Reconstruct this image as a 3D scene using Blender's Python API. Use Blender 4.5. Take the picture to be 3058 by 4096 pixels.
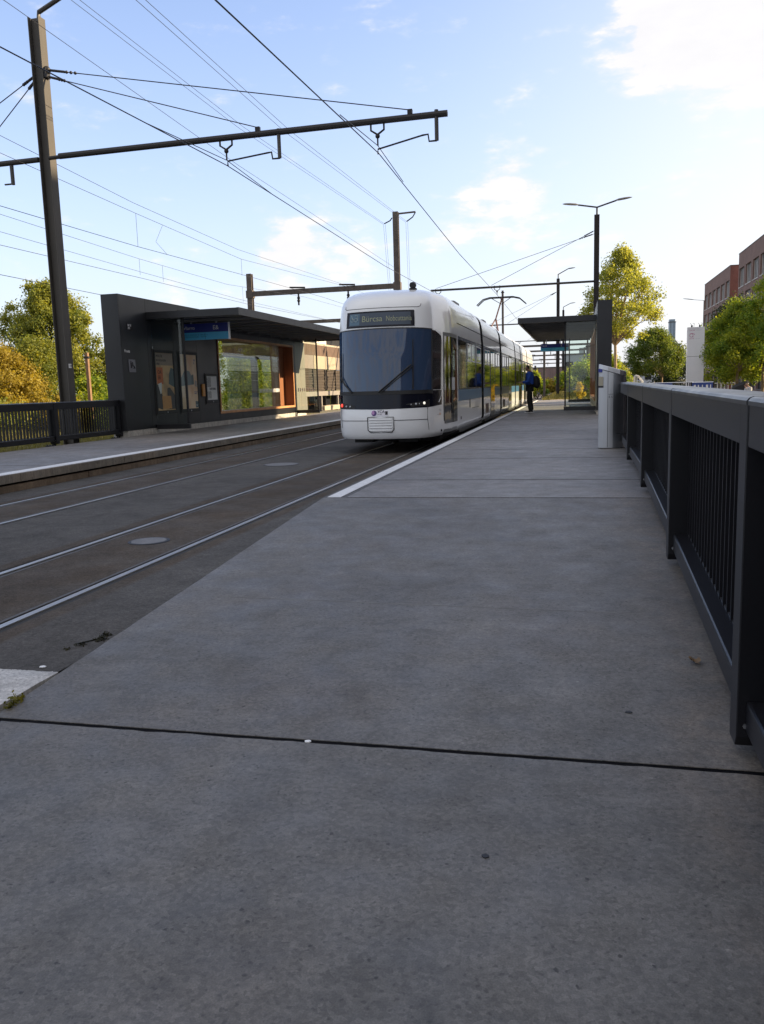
import bpy, bmesh, math, random
import numpy as np
from mathutils import Vector, Matrix
R = math.radians
random.seed(7); RNG = np.random.default_rng(7)
scene = bpy.context.scene
for o in list(bpy.data.objects): bpy.data.objects.remove(o)

# ------------------------------------------------------------------ camera
PITCH, ROLL, YAW, CAM_H = R(8.5085), R(-1.6669), R(-13.2715), 1.3506
cd = bpy.data.cameras.new("camera"); cam = bpy.data.objects.new("camera", cd)
scene.collection.objects.link(cam); scene.camera = cam
cd.sensor_fit = 'VERTICAL'; cd.sensor_height = 36.0; cd.lens = 36.0*3336.3/4096.0
cd.clip_start = 0.05; cd.clip_end = 6000
fw = Vector((math.sin(YAW)*math.cos(PITCH), math.cos(YAW)*math.cos(PITCH), -math.sin(PITCH)))
rt = Vector((math.cos(YAW), -math.sin(YAW), 0)); up = rt.cross(fw)
r2 = rt*math.cos(ROLL)+up*math.sin(ROLL); u2 = up*math.cos(ROLL)-rt*math.sin(ROLL)
cam.matrix_world = Matrix(((r2.x,u2.x,-fw.x,0),(r2.y,u2.y,-fw.y,0),(r2.z,u2.z,-fw.z,CAM_H),(0,0,0,1)))

# ------------------------------------------------------------------ sun, sky, exposure
SUN_AZ, SUN_EL = R(72), R(25)          # azimuth from +Y (along the track) towards +X
sd = bpy.data.lights.new("sun", 'SUN'); sun = bpy.data.objects.new("sun", sd)
scene.collection.objects.link(sun)
sd.energy = 4.6; sd.angle = R(0.6); sd.color = (1.0, 0.78, 0.50)
sv = Vector((math.sin(SUN_AZ)*math.cos(SUN_EL), math.cos(SUN_AZ)*math.cos(SUN_EL), math.sin(SUN_EL)))
sun.rotation_euler = (-sv).to_track_quat('-Z', 'Y').to_euler()
scene.view_settings.view_transform = 'Standard'; scene.view_settings.look = 'None'
scene.view_settings.exposure = 0.0; scene.view_settings.gamma = 1.0
scene.render.film_transparent = False

world = bpy.data.worlds.new("World"); scene.world = world; world.use_nodes = True
W = world.node_tree; W.nodes.clear()
def wn(t, **k):
    n = W.nodes.new(t)
    for a, b in k.items(): setattr(n, a, b)
    return n
def wl(a, b): W.links.new(a, b)
def wmath(op, a, b=None, clamp=False):
    n = wn('ShaderNodeMath', operation=op, use_clamp=clamp)
    for i, v in enumerate((a, b)):
        if v is None: continue
        if isinstance(v, (int, float)): n.inputs[i].default_value = v
        else: wl(v, n.inputs[i])
    return n.outputs[0]
def wmix(f, a, b):
    n = wn('ShaderNodeMix', data_type='RGBA'); 
    for i, v in ((0, f), (6, a), (7, b)):
        if isinstance(v, (int, float)): n.inputs[i].default_value = v
        elif isinstance(v, tuple): n.inputs[i].default_value = (*v, 1)
        else: wl(v, n.inputs[i])
    return n.outputs[2]
sky = wn('ShaderNodeTexSky', sky_type='NISHITA', sun_disc=False, sun_elevation=SUN_EL, sun_rotation=SUN_AZ,
         air_density=1.0, dust_density=1.4, ozone_density=2.0, altitude=300)
tc = wn('ShaderNodeTexCoord'); dirv = tc.outputs['Generated']
sep = wn('ShaderNodeSeparateXYZ'); wl(dirv, sep.inputs[0])
SKY_GAIN = 0.122
skyc = wn('ShaderNodeVectorMath', operation='SCALE'); wl(sky.outputs[0], skyc.inputs[0]); skyc.inputs[3].default_value = SKY_GAIN
tint = wn('ShaderNodeVectorMath', operation='MULTIPLY'); wl(skyc.outputs[0], tint.inputs[0]); tint.inputs[1].default_value = (1.0, .94, 1.0)
def lobe(d, tight, amp):            # soft patch of sky round one compass direction
    dp = wn('ShaderNodeVectorMath', operation='DOT_PRODUCT'); wl(dirv, dp.inputs[0]); dp.inputs[1].default_value = d
    e = wmath('MULTIPLY', wmath('SUBTRACT', dp.outputs['Value'], 1.0), tight)
    return wmath('MULTIPLY', wmath('EXPONENT', e), amp)
def direction(az, el): return (math.sin(R(az))*math.cos(R(el)), math.cos(R(az))*math.cos(R(el)), math.sin(R(el)))
# (azimuth, elevation, tightness, amount) of the cloud patches; the broad unseen ones are added to whiten the light
EXPO = 1.35; K = 2.0**-EXPO; scene.view_settings.exposure = EXPO
def kc(*c): return tuple(x*K for x in c)
CLOUDS = [(3.8,19.8,900,.72), (8.9,19.0,800,.76), (6.0,20.2,900,.6), (12,19,500,.6), (-4.0,12.9,1500,.56), (-6.0,12.6,1800,.35), (-19,9.4,1300,.66), (-15.5,8.6,900,.52), (-21,8.2,900,.4), (-8.5,8.9,1300,.40), (-4.5,8.4,1100,.42), (1,8.6,600,.45), (-26,5.5,600,.35), (60,40,5,.7), (125,35,5,.85), (-110,35,5,.8), (180,40,5,.9), (180,85,6,.75)]
CLOUD_LO = kc(.92,.90,.91); CLOUD_HI = kc(1.12,1.09,1.07); HAZE_POW = 4.2; HAZE_AMT = .97; HAZE_COL = kc(.84,.88,.99)
SHADE_END, SHADE_H = 41.3, 22.0

# cloud cover: noise on the sky plane, gathered in a few patches
mp = wn('ShaderNodeVectorMath', operation='MULTIPLY'); wl(dirv, mp.inputs[0]); mp.inputs[1].default_value = (1, 1, 2.6)
nz = wn('ShaderNodeTexNoise'); wl(mp.outputs[0], nz.inputs[0]); nz.inputs['Scale'].default_value = 15.0
nz.inputs['Detail'].default_value = 9.0; nz.inputs['Roughness'].default_value = 0.58
cover = None
for az, el, tight, amp in CLOUDS:
    l = lobe(direction(az, el), tight, amp)
    cover = l if cover is None else wmath('ADD', cover, l)
cl = wmath('ADD', wmath('MULTIPLY', wmath('SUBTRACT', nz.outputs[0], 0.5), 3.0), wmath('SUBTRACT', cover, 0.60))
cl = wmath('MULTIPLY', wmath('SMOOTH_MAX', cl, 0.0), 4.6, clamp=True)
cloudc = wmix(wmath('MULTIPLY', nz.outputs[0], 1.0), CLOUD_LO, CLOUD_HI)
hz = wmath('POWER', wmath('SUBTRACT', 1.0, wmath('MAXIMUM', sep.outputs[2], 0.0), clamp=True), HAZE_POW)
col = wmix(wmath('MULTIPLY', hz, HAZE_AMT, clamp=True), tint.outputs[0], HAZE_COL)
glow = wmath('ADD', lobe(tuple(sv), 9.0, 0.75), lobe(direction(22, 8), 15.0, 0.85), clamp=True)
col = wmix(glow, col, kc(1.08, 1.04, 1.0))
col = wmix(wmath('MULTIPLY', cl, 0.9), col, cloudc)
bg = wn('ShaderNodeBackground'); wl(col, bg.inputs[0]); bg.inputs[1].default_value = 1.0
wo = wn('ShaderNodeOutputWorld'); wl(bg.outputs[0], wo.inputs[0])

# ------------------------------------------------------------------ materials
MATS = {}
def mat(name, col, rough=0.6, metal=0.0, var=0.12, vscale=3.0, fine=0.0, fscale=60.0, bump=0.0, bscale=80.0, spec=0.5, ior=None,
        emit=None, emit_s=0.0, coat=0.0, streak=0.0, rvar=0.0):
    if name in MATS: return MATS[name]
    m = bpy.data.materials.new(name); m.use_nodes = True; nt = m.node_tree; N = nt.nodes; L = nt.links
    b = N['Principled BSDF']
    b.inputs['Roughness'].default_value = rough; b.inputs['Metallic'].default_value = metal
    b.inputs['Specular IOR Level'].default_value = spec
    if ior: b.inputs['IOR'].default_value = ior
    if coat: b.inputs['Coat Weight'].default_value = coat; b.inputs['Coat Roughness'].default_value = 0.05
    if emit: b.inputs['Emission Color'].default_value = (*emit, 1); b.inputs['Emission Strength'].default_value = emit_s
    t = N.new('ShaderNodeTexCoord')
    c = N.new('ShaderNodeRGB'); c.outputs[0].default_value = (*col, 1); out = c.outputs[0]
    def modulate(out, scale, amt, stretch=None, detail=5.0):
        n = N.new('ShaderNodeTexNoise'); n.inputs['Scale'].default_value = scale; n.inputs['Detail'].default_value = detail
        src = t.outputs['Object']
        if stretch:
            mpn = N.new('ShaderNodeMapping'); mpn.inputs['Scale'].default_value = stretch; L.new(src, mpn.inputs[0]); src = mpn.outputs[0]
        L.new(src, n.inputs[0])
        r = N.new('ShaderNodeMapRange'); L.new(n.outputs[0], r.inputs[0])
        r.inputs[1].default_value = 0.25; r.inputs[2].default_value = 0.75; r.inputs[3].default_value = 1-amt; r.inputs[4].default_value = 1+amt
        v = N.new('ShaderNodeVectorMath'); v.operation = 'SCALE'; L.new(out, v.inputs[0]); L.new(r.outputs[0], v.inputs[3])
        return v.outputs[0], n
    nn = None
    if var: out, nn = modulate(out, vscale, var)
    if fine: out, _ = modulate(out, fscale, fine)
    if streak: out, _ = modulate(out, 1.0, streak, (9, 9, 0.6))
    L.new(out, b.inputs['Base Color'])
    if rvar and nn:
        r = N.new('ShaderNodeMapRange'); L.new(nn.outputs[0], r.inputs[0]); r.inputs[1].default_value = .3; r.inputs[2].default_value = .7
        r.inputs[3].default_value = max(rough-rvar, 0.02); r.inputs[4].default_value = min(rough+rvar, 1); L.new(r.outputs[0], b.inputs['Roughness'])
    if bump:
        n = N.new('ShaderNodeTexNoise'); n.inputs['Scale'].default_value = bscale; n.inputs['Detail'].default_value = 4
        L.new(t.outputs['Object'], n.inputs[0])
        bp = N.new('ShaderNodeBump'); bp.inputs['Strength'].default_value = bump; bp.inputs['Distance'].default_value = 0.01
        L.new(n.outputs[0], bp.inputs['Height']); L.new(bp.outputs[0], b.inputs['Normal'])
    MATS[name] = m
    return m

def concrete(name, base, warm=0.35, pits=1.0, stain=1.0, lines=True, dust=None):
    """Trowelled paving concrete: mottling, blotches, pits, faint scratches."""
    if name in MATS: return MATS[name]
    m = bpy.data.materials.new(name); m.use_nodes = True; nt = m.node_tree; N = nt.nodes; L = nt.links
    b = N['Principled BSDF']; t = N.new('ShaderNodeTexCoord'); P = t.outputs['Object']
    def noise(scale, detail=6, rough=.55, dist=0.0, stretch=None, off=None):
        n = N.new('ShaderNodeTexNoise'); n.inputs['Scale'].default_value = scale; n.inputs['Detail'].default_value = detail
        n.inputs['Roughness'].default_value = rough; n.inputs['Distortion'].default_value = dist
        src = P
        if stretch or off:
            mp = N.new('ShaderNodeMapping'); mp.inputs['Scale'].default_value = stretch or (1,1,1); mp.inputs['Location'].default_value = off or (0,0,0)
            L.new(P, mp.inputs[0]); src = mp.outputs[0]
        L.new(src, n.inputs[0]); return n.outputs[0]
    def rng(v, a, bb, c, d):
        r = N.new('ShaderNodeMapRange'); L.new(v, r.inputs[0])
        for i, x in enumerate((a, bb, c, d)): r.inputs[i+1].default_value = x
        return r.outputs[0]
    def mul(a, bb):
        n = N.new('ShaderNodeMath'); n.operation = 'MULTIPLY'; L.new(a, n.inputs[0])
        if isinstance(bb, float): n.inputs[1].default_value = bb
        else: L.new(bb, n.inputs[1])
        return n.outputs[0]
    def mixc(f, a, bb):
        n = N.new('ShaderNodeMix'); n.data_type = 'RGBA'
        for i, v in ((0, f), (6, a), (7, bb)):
            if isinstance(v, tuple): n.inputs[i].default_value = (*v, 1)
            elif isinstance(v, float): n.inputs[i].default_value = v
            else: L.new(v, n.inputs[i])
        return n.outputs[2]
    k = rng(noise(0.45, 5), .35, .65, .84, 1.16)
    k = mul(k, rng(noise(2.6, 6, .6, .6, None, (5,2,0)), .35, .65, .86, 1.14))
    k = mul(k, rng(noise(9, 7, .72), .35, .65, .88, 1.12))
    k = mul(k, rng(noise(38, 6, .75), .35, .65, .86, 1.14))
    k = mul(k, rng(noise(190, 2, .6), .3, .7, .80, 1.20))
    vs = N.new('ShaderNodeTexVoronoi'); vs.voronoi_dimensions = '2D'; vs.inputs['Scale'].default_value = 85; L.new(P, vs.inputs[0])      # exposed grit
    hs = N.new('ShaderNodeSeparateColor'); L.new(vs.outputs['Color'], hs.inputs[0]); k = mul(k, rng(hs.outputs[0], 0, 1, .80, 1.20))
    if lines: k = mul(k, rng(noise(1.0, 4, .6, .0, (1.2, 16, 1)), .3, .7, .93, 1.07))
    col = mixc(rng(noise(0.9, 4, .5, 0, None, (9,4,1)), .5, .75, 0.0, warm), base, tuple(x*y for x, y in zip(base, (1.12, .96, .86))))
    # pale worn patches and dark grease spots
    col = mixc(mul(rng(noise(1.6, 7, .7, .8, None, (1,8,3)), .58, .72, 0.0, 1.0), .22*stain), col, tuple(x*1.7 for x in base))
    col = mixc(mul(rng(noise(3.2, 7, .72, .5, None, (3,1,7)), .58, .70, 0.0, 1.0), .5*stain), col, tuple(x*.45 for x in base))
    wob = N.new('ShaderNodeVectorMath'); wob.operation = 'MULTIPLY_ADD'; wn_ = N.new('ShaderNodeTexNoise'); wn_.inputs['Scale'].default_value = 60; L.new(P, wn_.inputs[0]); L.new(wn_.outputs[1], wob.inputs[0]); wob.inputs[1].default_value = (.022,.022,0); L.new(P, wob.inputs[2]); WP = wob.outputs[0]
    v = N.new('ShaderNodeTexVoronoi'); v.voronoi_dimensions = '2D'; v.inputs['Scale'].default_value = 7; L.new(WP, v.inputs[0])
    pit = rng(v.outputs['Distance'], .025, .05, 1.0, 0.0)
    keep = rng(noise(3.0, 3, .5, 0, None, (2,2,2)), .50, .53, 0.0, 1.0)
    col = mixc(mul(mul(pit, keep), .8*pits), col, tuple(x*.15 for x in base))
    v2 = N.new('ShaderNodeTexVoronoi'); v2.voronoi_dimensions = '2D'; v2.inputs['Scale'].default_value = 27; L.new(WP, v2.inputs[0])
    col = mixc(mul(mul(rng(v2.outputs['Distance'], .07, .17, 1.0, 0.0), rng(noise(7.0, 3), .47, .55, 0.0, 1.0)), .65*pits), col, tuple(x*.35 for x in base))
    v3 = N.new('ShaderNodeTexVoronoi'); v3.voronoi_dimensions = '2D'; v3.inputs['Scale'].default_value = 6; L.new(WP, v3.inputs[0])
    col = mixc(mul(mul(rng(v3.outputs['Distance'], .02, .045, 1.0, 0.0), rng(noise(2.1, 2, .5, 0, None, (4,6,2)), .60, .62, 0.0, 1.0)), .5*pits), col, tuple(x*2.2 for x in base))
    if dust:                 # sandy dust that has collected along the railing foot
        sx = N.new('ShaderNodeSeparateXYZ'); L.new(P, sx.inputs[0]); nx = N.new('ShaderNodeMath'); nx.operation = 'MULTIPLY_ADD'; L.new(noise(3.5, 6, .65), nx.inputs[0]); nx.inputs[1].default_value = .5; L.new(sx.outputs[0], nx.inputs[2])
        band = mul(rng(nx.outputs[0], dust-.12, dust+.06, 0.0, 1.0), rng(noise(6, 6, .7), .4, .6, .1, 1.0))
        col = mixc(mul(band, .55), col, tuple(x*y for x, y in zip(base, (1.55, 1.35, 1.15))))
    ed = N.new('ShaderNodeTexVoronoi'); ed.voronoi_dimensions = '2D'; ed.feature = 'DISTANCE_TO_EDGE'; ed.inputs['Scale'].default_value = .55
    wv = N.new('ShaderNodeVectorMath'); wv.operation = 'MULTIPLY_ADD'; nw = N.new('ShaderNodeTexNoise'); nw.inputs['Scale'].default_value = 2.3; nw.inputs['Detail'].default_value = 6; L.new(P, nw.inputs[0])
    L.new(nw.outputs[1], wv.inputs[0]); wv.inputs[1].default_value = (.8,.8,.8); L.new(P, wv.inputs[2]); L.new(wv.outputs[0], ed.inputs[0])
    hair = mul(rng(ed.outputs['Distance'], .001, .006, 1.0, 0.0), rng(noise(1.3, 3, .5, 0, None, (7,7,1)), .52, .6, 0.0, 1.0))
    col = mixc(mul(hair, .35*stain), col, tuple(x*.4 for x in base))
    sc = N.new('ShaderNodeVectorMath'); sc.operation = 'SCALE'; L.new(col, sc.inputs[0]); L.new(k, sc.inputs[3])
    L.new(sc.outputs[0], b.inputs['Base Color'])
    L.new(rng(noise(4, 4), .3, .7, .50, .72), b.inputs['Roughness'])
    b.inputs['Specular IOR Level'].default_value = .6
    bp = N.new('ShaderNodeBump'); bp.inputs['Strength'].default_value = .35; bp.inputs['Distance'].default_value = .004
    hsum = N.new('ShaderNodeMath'); hsum.operation = 'ADD'; L.new(noise(160, 3, .6), hsum.inputs[0]); L.new(noise(28, 4, .6), hsum.inputs[1])
    L.new(hsum.outputs[0], bp.inputs['Height']); L.new(bp.outputs[0], b.inputs['Normal'])
    MATS[name] = m
    return m

def asphalt(name):
    """Track asphalt: fine grain, brown brake dust beside the rails (dirt lies along each rail)."""
    m = concrete(name, (.090,.087,.085), warm=.15, pits=.2, stain=.5, lines=False)
    nt = m.node_tree; N = nt.nodes; L = nt.links; b = N['Principled BSDF']
    src = b.inputs['Base Color'].links[0].from_socket
    t = N.new('ShaderNodeTexCoord'); s = N.new('ShaderNodeSeparateXYZ'); L.new(t.outputs['Object'], s.inputs[0])
    n = N.new('ShaderNodeTexNoise'); n.inputs['Scale'].default_value = 1.7; n.inputs['Detail'].default_value = 6; L.new(t.outputs['Object'], n.inputs[0])
    tot = None
    for xr, wid in ((-3.847, .62), (-6.6, .62), (-4.45, .16), (-3.25, .16), (-7.2, .16)):
        a = N.new('ShaderNodeMath'); a.operation = 'SUBTRACT'; L.new(s.outputs[0], a.inputs[0]); a.inputs[1].default_value = xr
        c = N.new('ShaderNodeMath'); c.operation = 'ABSOLUTE'; L.new(a.outputs[0], c.inputs[0])
        r = N.new('ShaderNodeMapRange'); r.interpolation_type = 'SMOOTHSTEP'; L.new(c.outputs[0], r.inputs[0]); r.inputs[1].default_value = wid*.55; r.inputs[2].default_value = wid; r.inputs[3].default_value = 1; r.inputs[4].default_value = 0
        if tot is None: tot = r.outputs[0]
        else:
            mx = N.new('ShaderNodeMath'); mx.operation = 'MAXIMUM'; L.new(tot, mx.inputs[0]); L.new(r.outputs[0], mx.inputs[1]); tot = mx.outputs[0]
    mm = N.new('ShaderNodeMath'); mm.operation = 'MULTIPLY'; L.new(tot, mm.inputs[0])
    r2_ = N.new('ShaderNodeMapRange'); L.new(n.outputs[0], r2_.inputs[0]); r2_.inputs[1].default_value = .3; r2_.inputs[2].default_value = .7; r2_.inputs[3].default_value = .35; r2_.inputs[4].default_value = .95
    L.new(r2_.outputs[0], mm.inputs[1])
    mx = N.new('ShaderNodeMix'); mx.data_type = 'RGBA'; mx.blend_type = 'MULTIPLY'; L.new(mm.outputs[0], mx.inputs[0]); L.new(src, mx.inputs[6]); mx.inputs[7].default_value = (.86, .70, .55, 1)
    L.new(mx.outputs[2], b.inputs['Base Color'])
    b.inputs['Specular IOR Level'].default_value = .12
    for l_ in list(b.inputs['Roughness'].links): L.remove(l_)
    b.inputs['Roughness'].default_value = .9
    for nd in N:
        if nd.type == 'BUMP': nd.inputs['Strength'].default_value = .8; nd.inputs['Distance'].default_value = .008
    return m

def leafmat(name, col, col2, trans=.45):
    if name in MATS: return MATS[name]
    m = bpy.data.materials.new(name); m.use_nodes = True; nt = m.node_tree; N = nt.nodes; L = nt.links
    N.clear(); o = N.new('ShaderNodeOutputMaterial')
    t = N.new('ShaderNodeTexCoord')
    n = N.new('ShaderNodeTexNoise'); n.inputs['Scale'].default_value = .9; n.inputs['Detail'].default_value = 3; L.new(t.outputs['Object'], n.inputs[0])
    at = N.new('ShaderNodeAttribute'); at.attribute_name = 'tint'
    ad = N.new('ShaderNodeMath'); ad.operation = 'ADD'; L.new(n.outputs[0], ad.inputs[0]); L.new(at.outputs['Fac'], ad.inputs[1])
    r = N.new('ShaderNodeMapRange'); L.new(ad.outputs[0], r.inputs[0]); r.inputs[1].default_value = .55; r.inputs[2].default_value = 1.35
    mx = N.new('ShaderNodeMix'); mx.data_type = 'RGBA'; L.new(r.outputs[0], mx.inputs[0]); mx.inputs[6].default_value = (*col, 1); mx.inputs[7].default_value = (*col2, 1)
    d = N.new('ShaderNodeBsdfPrincipled'); L.new(mx.outputs[2], d.inputs['Base Color']); d.inputs['Roughness'].default_value = .55; d.inputs['Specular IOR Level'].default_value = .3
    tr = N.new('ShaderNodeBsdfTranslucent'); 
    sc = N.new('ShaderNodeMix'); sc.data_type = 'RGBA'; sc.blend_type = 'MULTIPLY'; sc.inputs[0].default_value = 1; L.new(mx.outputs[2], sc.inputs[6]); sc.inputs[7].default_value = (1.6, 1.45, .6, 1)
    L.new(sc.outputs[2], tr.inputs[0])
    ms = N.new('ShaderNodeMixShader'); ms.inputs[0].default_value = trans; L.new(d.outputs[0], ms.inputs[1]); L.new(tr.outputs[0], ms.inputs[2])
    L.new(ms.outputs[0], o.inputs[0]); MATS[name] = m
    return m

def clearglass(name, tint=(.9, .95, .92), refl=.5, base_refl=.05):
    if name in MATS: return MATS[name]
    m = bpy.data.materials.new(name); m.use_nodes = True; nt = m.node_tree; N = nt.nodes; L = nt.links
    N.clear(); o = N.new('ShaderNodeOutputMaterial')
    tr = N.new('ShaderNodeBsdfTransparent'); tr.inputs[0].default_value = (*tint, 1)
    g = N.new('ShaderNodeBsdfGlossy'); g.inputs['Roughness'].default_value = .01
    lw = N.new('ShaderNodeFresnel'); lw.inputs[0].default_value = 1.5
    a = N.new('ShaderNodeMath'); a.operation = 'MULTIPLY_ADD'; L.new(lw.outputs[0], a.inputs[0]); a.inputs[1].default_value = refl; a.inputs[2].default_value = base_refl; a.use_clamp = True
    ms = N.new('ShaderNodeMixShader'); L.new(a.outputs[0], ms.inputs[0]); L.new(tr.outputs[0], ms.inputs[1]); L.new(g.outputs[0], ms.inputs[2])
    L.new(ms.outputs[0], o.inputs[0]); MATS[name] = m
    return m

# ------------------------------------------------------------------ mesh helpers
COL = scene.collection
class MB:
    """collects shapes that become ONE mesh object"""
    def __init__(s): s.v = []; s.f = []
    def add(s, vs, fs):
        k = len(s.v); s.v += [tuple(map(float, p)) for p in vs]; s.f += [tuple(i+k for i in f) for f in fs]; return s
    def box(s, x0, x1, y0, y1, z0, z1):
        if x0 > x1: x0, x1 = x1, x0
        if y0 > y1: y0, y1 = y1, y0
        if z0 > z1: z0, z1 = z1, z0
        return s.add([(x0,y0,z0),(x1,y0,z0),(x1,y1,z0),(x0,y1,z0),(x0,y0,z1),(x1,y0,z1),(x1,y1,z1),(x0,y1,z1)],
                     [(0,3,2,1),(4,5,6,7),(0,1,5,4),(1,2,6,5),(2,3,7,6),(3,0,4,7)])
    def hexa(s, p8):            # bottom loop of four (counter-clockwise from above), then top loop
        return s.add(p8, [(0,3,2,1),(4,5,6,7),(0,1,5,4),(1,2,6,5),(2,3,7,6),(3,0,4,7)])
    def prism(s, loop, a, b):   # loop of points -> offset a and b vectors
        n = len(loop); A = [Vector(p)+Vector(a) for p in loop]; B = [Vector(p)+Vector(b) for p in loop]
        return s.add(A+B, [tuple(range(n))[::-1], tuple(range(n, 2*n))]+[(i, (i+1) % n, n+(i+1) % n, n+i) for i in range(n)])
    def tube(s, pts, r, n=8, cap=True):
        pts = [Vector(p) for p in pts]; rs = r if isinstance(r, (list, tuple)) else [r]*len(pts)
        vs = []; fs = []; ref = None
        for i, p in enumerate(pts):
            d = (pts[min(i+1, len(pts)-1)]-pts[max(i-1, 0)]).normalized()
            if ref is None: ref = Vector((0,0,1)) if abs(d.z) < .9 else Vector((1,0,0))
            a = d.cross(ref).normalized(); bb = d.cross(a).normalized(); ref = a.cross(d).normalized() if a.length else ref
            for k in range(n):
                t = 2*math.pi*k/n; vs.append(p+a*(rs[i]*math.cos(t))+bb*(rs[i]*math.sin(t)))
        for i in range(len(pts)-1):
            for k in range(n): fs.append((i*n+k, i*n+(k+1) % n, (i+1)*n+(k+1) % n, (i+1)*n+k))
        if cap: fs += [tuple(range(n))[::-1], tuple(range((len(pts)-1)*n, len(pts)*n))]
        return s.add(vs, fs)
    def ball(s, c, rx, ry=None, rz=None, nu=12, nv=8):
        ry = ry or rx; rz = rz or rx; vs = [(c[0], c[1], c[2]-rz)]; fs = []
        for j in range(1, nv):
            ph = -math.pi/2+math.pi*j/nv
            for i in range(nu):
                th = 2*math.pi*i/nu; vs.append((c[0]+rx*math.cos(ph)*math.cos(th), c[1]+ry*math.cos(ph)*math.sin(th), c[2]+rz*math.sin(ph)))
        vs.append((c[0], c[1], c[2]+rz)); last = len(vs)-1
        for i in range(nu):
            fs.append((0, 1+(i+1) % nu, 1+i)); fs.append((last, last-nu+i, last-nu+(i+1) % nu))
        for j in range(nv-2):
            for i in range(nu): fs.append((1+j*nu+i, 1+j*nu+(i+1) % nu, 1+(j+1)*nu+(i+1) % nu, 1+(j+1)*nu+i))
        return s.add(vs, fs)
    def grid(s, rows, flip=False):
        n = len(rows[0]); vs = [p for r_ in rows for p in r_]; fs = []
        for j in range(len(rows)-1):
            for i in range(n-1):
                f = (j*n+i, j*n+i+1, (j+1)*n+i+1, (j+1)*n+i); fs.append(f[::-1] if flip else f)
        return s.add(vs, fs)
    def build(s, name, m, parent=None, smooth=False, bevel=0.0, seg=2):
        me = bpy.data.meshes.new(name); me.from_pydata(s.v, [], s.f); me.update()
        bm = bmesh.new(); bm.from_mesh(me); bmesh.ops.recalc_face_normals(bm, faces=bm.faces); bm.to_mesh(me); bm.free()
        o = bpy.data.objects.new(name, me); COL.objects.link(o)
        if m: me.materials.append(m)
        if smooth:
            for p in me.polygons: p.use_smooth = True
            try: me.set_sharp_from_angle(angle=R(40))
            except Exception: pass
        if parent: attach(o, parent)
        if bevel:
            b = o.modifiers.new('bevel', 'BEVEL'); b.width = bevel; b.segments = seg; b.limit_method = 'ANGLE'; b.angle_limit = R(40)
        return o
def attach(o, parent):
    o.parent = parent; o.matrix_parent_inverse = world_of(parent).inverted()
def world_of(o):
    M = o.matrix_basis.copy(); p = o
    while p.parent: M = p.parent.matrix_basis @ p.matrix_parent_inverse @ M if False else (p.parent.matrix_basis @ (p.matrix_parent_inverse @ M)); p = p.parent
    return M
def tag(o, label, cat, group=None):
    o['label'] = label; o['category'] = cat
    if group: o['group'] = group
    return o
def thing(name, label, cat, loc=(0,0,0), group=None):
    o = bpy.data.objects.new(name, None); COL.objects.link(o); o.location = loc; o.empty_display_size = .2
    return tag(o, label, cat, group)
def struct(o): o['kind'] = 'structure'; return o
def tree_copy(o, loc, label, group=None):
    c = o.copy(); COL.objects.link(c); c.location = loc; c['label'] = label
    if group: c['group'] = group
    def rec(a, b):
        for ch in [x for x in bpy.data.objects if x.parent == a]:
            d = ch.copy(); COL.objects.link(d); d.parent = b; rec(ch, d)
    rec(o, c); return c
def text(name, body, size, M, m, parent, depth=0.002, align='LEFT', sx=1.0):
    cu = bpy.data.curves.new(name, 'FONT'); cu.body = body; cu.size = size; cu.extrude = depth; cu.align_x = align
    t = bpy.data.objects.new(name, cu); COL.objects.link(t)
    dg = bpy.context.evaluated_depsgraph_get(); dg.update()
    me = bpy.data.meshes.new_from_object(t.evaluated_get(dg)); bpy.data.objects.remove(t); bpy.data.curves.remove(cu)
    me.transform(Matrix.Diagonal((sx, 1, 1, 1))); me.transform(M); me.materials.clear(); me.materials.append(m)
    o = bpy.data.objects.new(name, me); COL.objects.link(o)
    if parent: attach(o, parent)
    return o
def frame_to(origin, xdir, ydir):        # matrix putting local x,y on the given world directions
    x = Vector(xdir).normalized(); y = Vector(ydir).normalized(); z = x.cross(y)
    return Matrix(((x.x,y.x,z.x,origin[0]),(x.y,y.y,z.y,origin[1]),(x.z,y.z,z.z,origin[2]),(0,0,0,1)))
# ------------------------------------------------------------------ shared materials
M_slab = concrete('paving_concrete', (.112,.1055,.0975), dust=.66)
M_slab2 = concrete('platform_concrete', (.160,.151,.145), pits=.5)
M_pale = concrete('pale_concrete', (.46,.455,.44), pits=1.2)
M_edge = concrete('weathered_concrete', (.20,.175,.14), warm=.8, stain=1.6)
M_plinth = concrete('plinth_concrete', (.42,.40,.36), stain=.8)
M_asph = asphalt('track_asphalt')
M_line = mat('line_paint', (.62,.63,.65), .7, var=.10, vscale=5, fine=.12, fscale=40)
M_seal = mat('joint_sealant', (.007,.007,.008), .9, var=.3, vscale=20, spec=.05)
M_rail = mat('rail_steel', (.36,.345,.33), .40, metal=.65, var=.12, vscale=8, rvar=.08)
M_raild = mat('rail_groove', (.018,.017,.016), .8)
M_raile = mat('rail_edge', (.07,.062,.055), .6, metal=.2)
M_char = mat('charcoal_panel', (.0095,.010,.012), .40, metal=0, var=.10, vscale=1.2, fine=.06, streak=.06, rvar=.06)
M_rlg = mat('railing_paint', (.0075,.0075,.010), .36, metal=0, spec=.38, var=.12, vscale=3, fine=.1, fscale=90, bump=.05, bscale=220)
M_black = mat('black_rubber', (.012,.012,.013), .6)
M_dark = mat('dark_metal', (.016,.016,.018), .5, spec=.3)
M_pole = mat('pole_paint', (.060,.056,.052), .5, metal=.2, var=.12, vscale=1.5, streak=.15)
M_rust = mat('rusty_steel', (.092,.076,.067), .8, var=.25, vscale=3, fine=.2, streak=.2)
M_cable = mat('cable', (.035,.035,.04), .5, metal=.4, var=0)
M_wood = mat('plywood', (.25,.11,.052), .45, var=.08, vscale=2, streak=.15)
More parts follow.
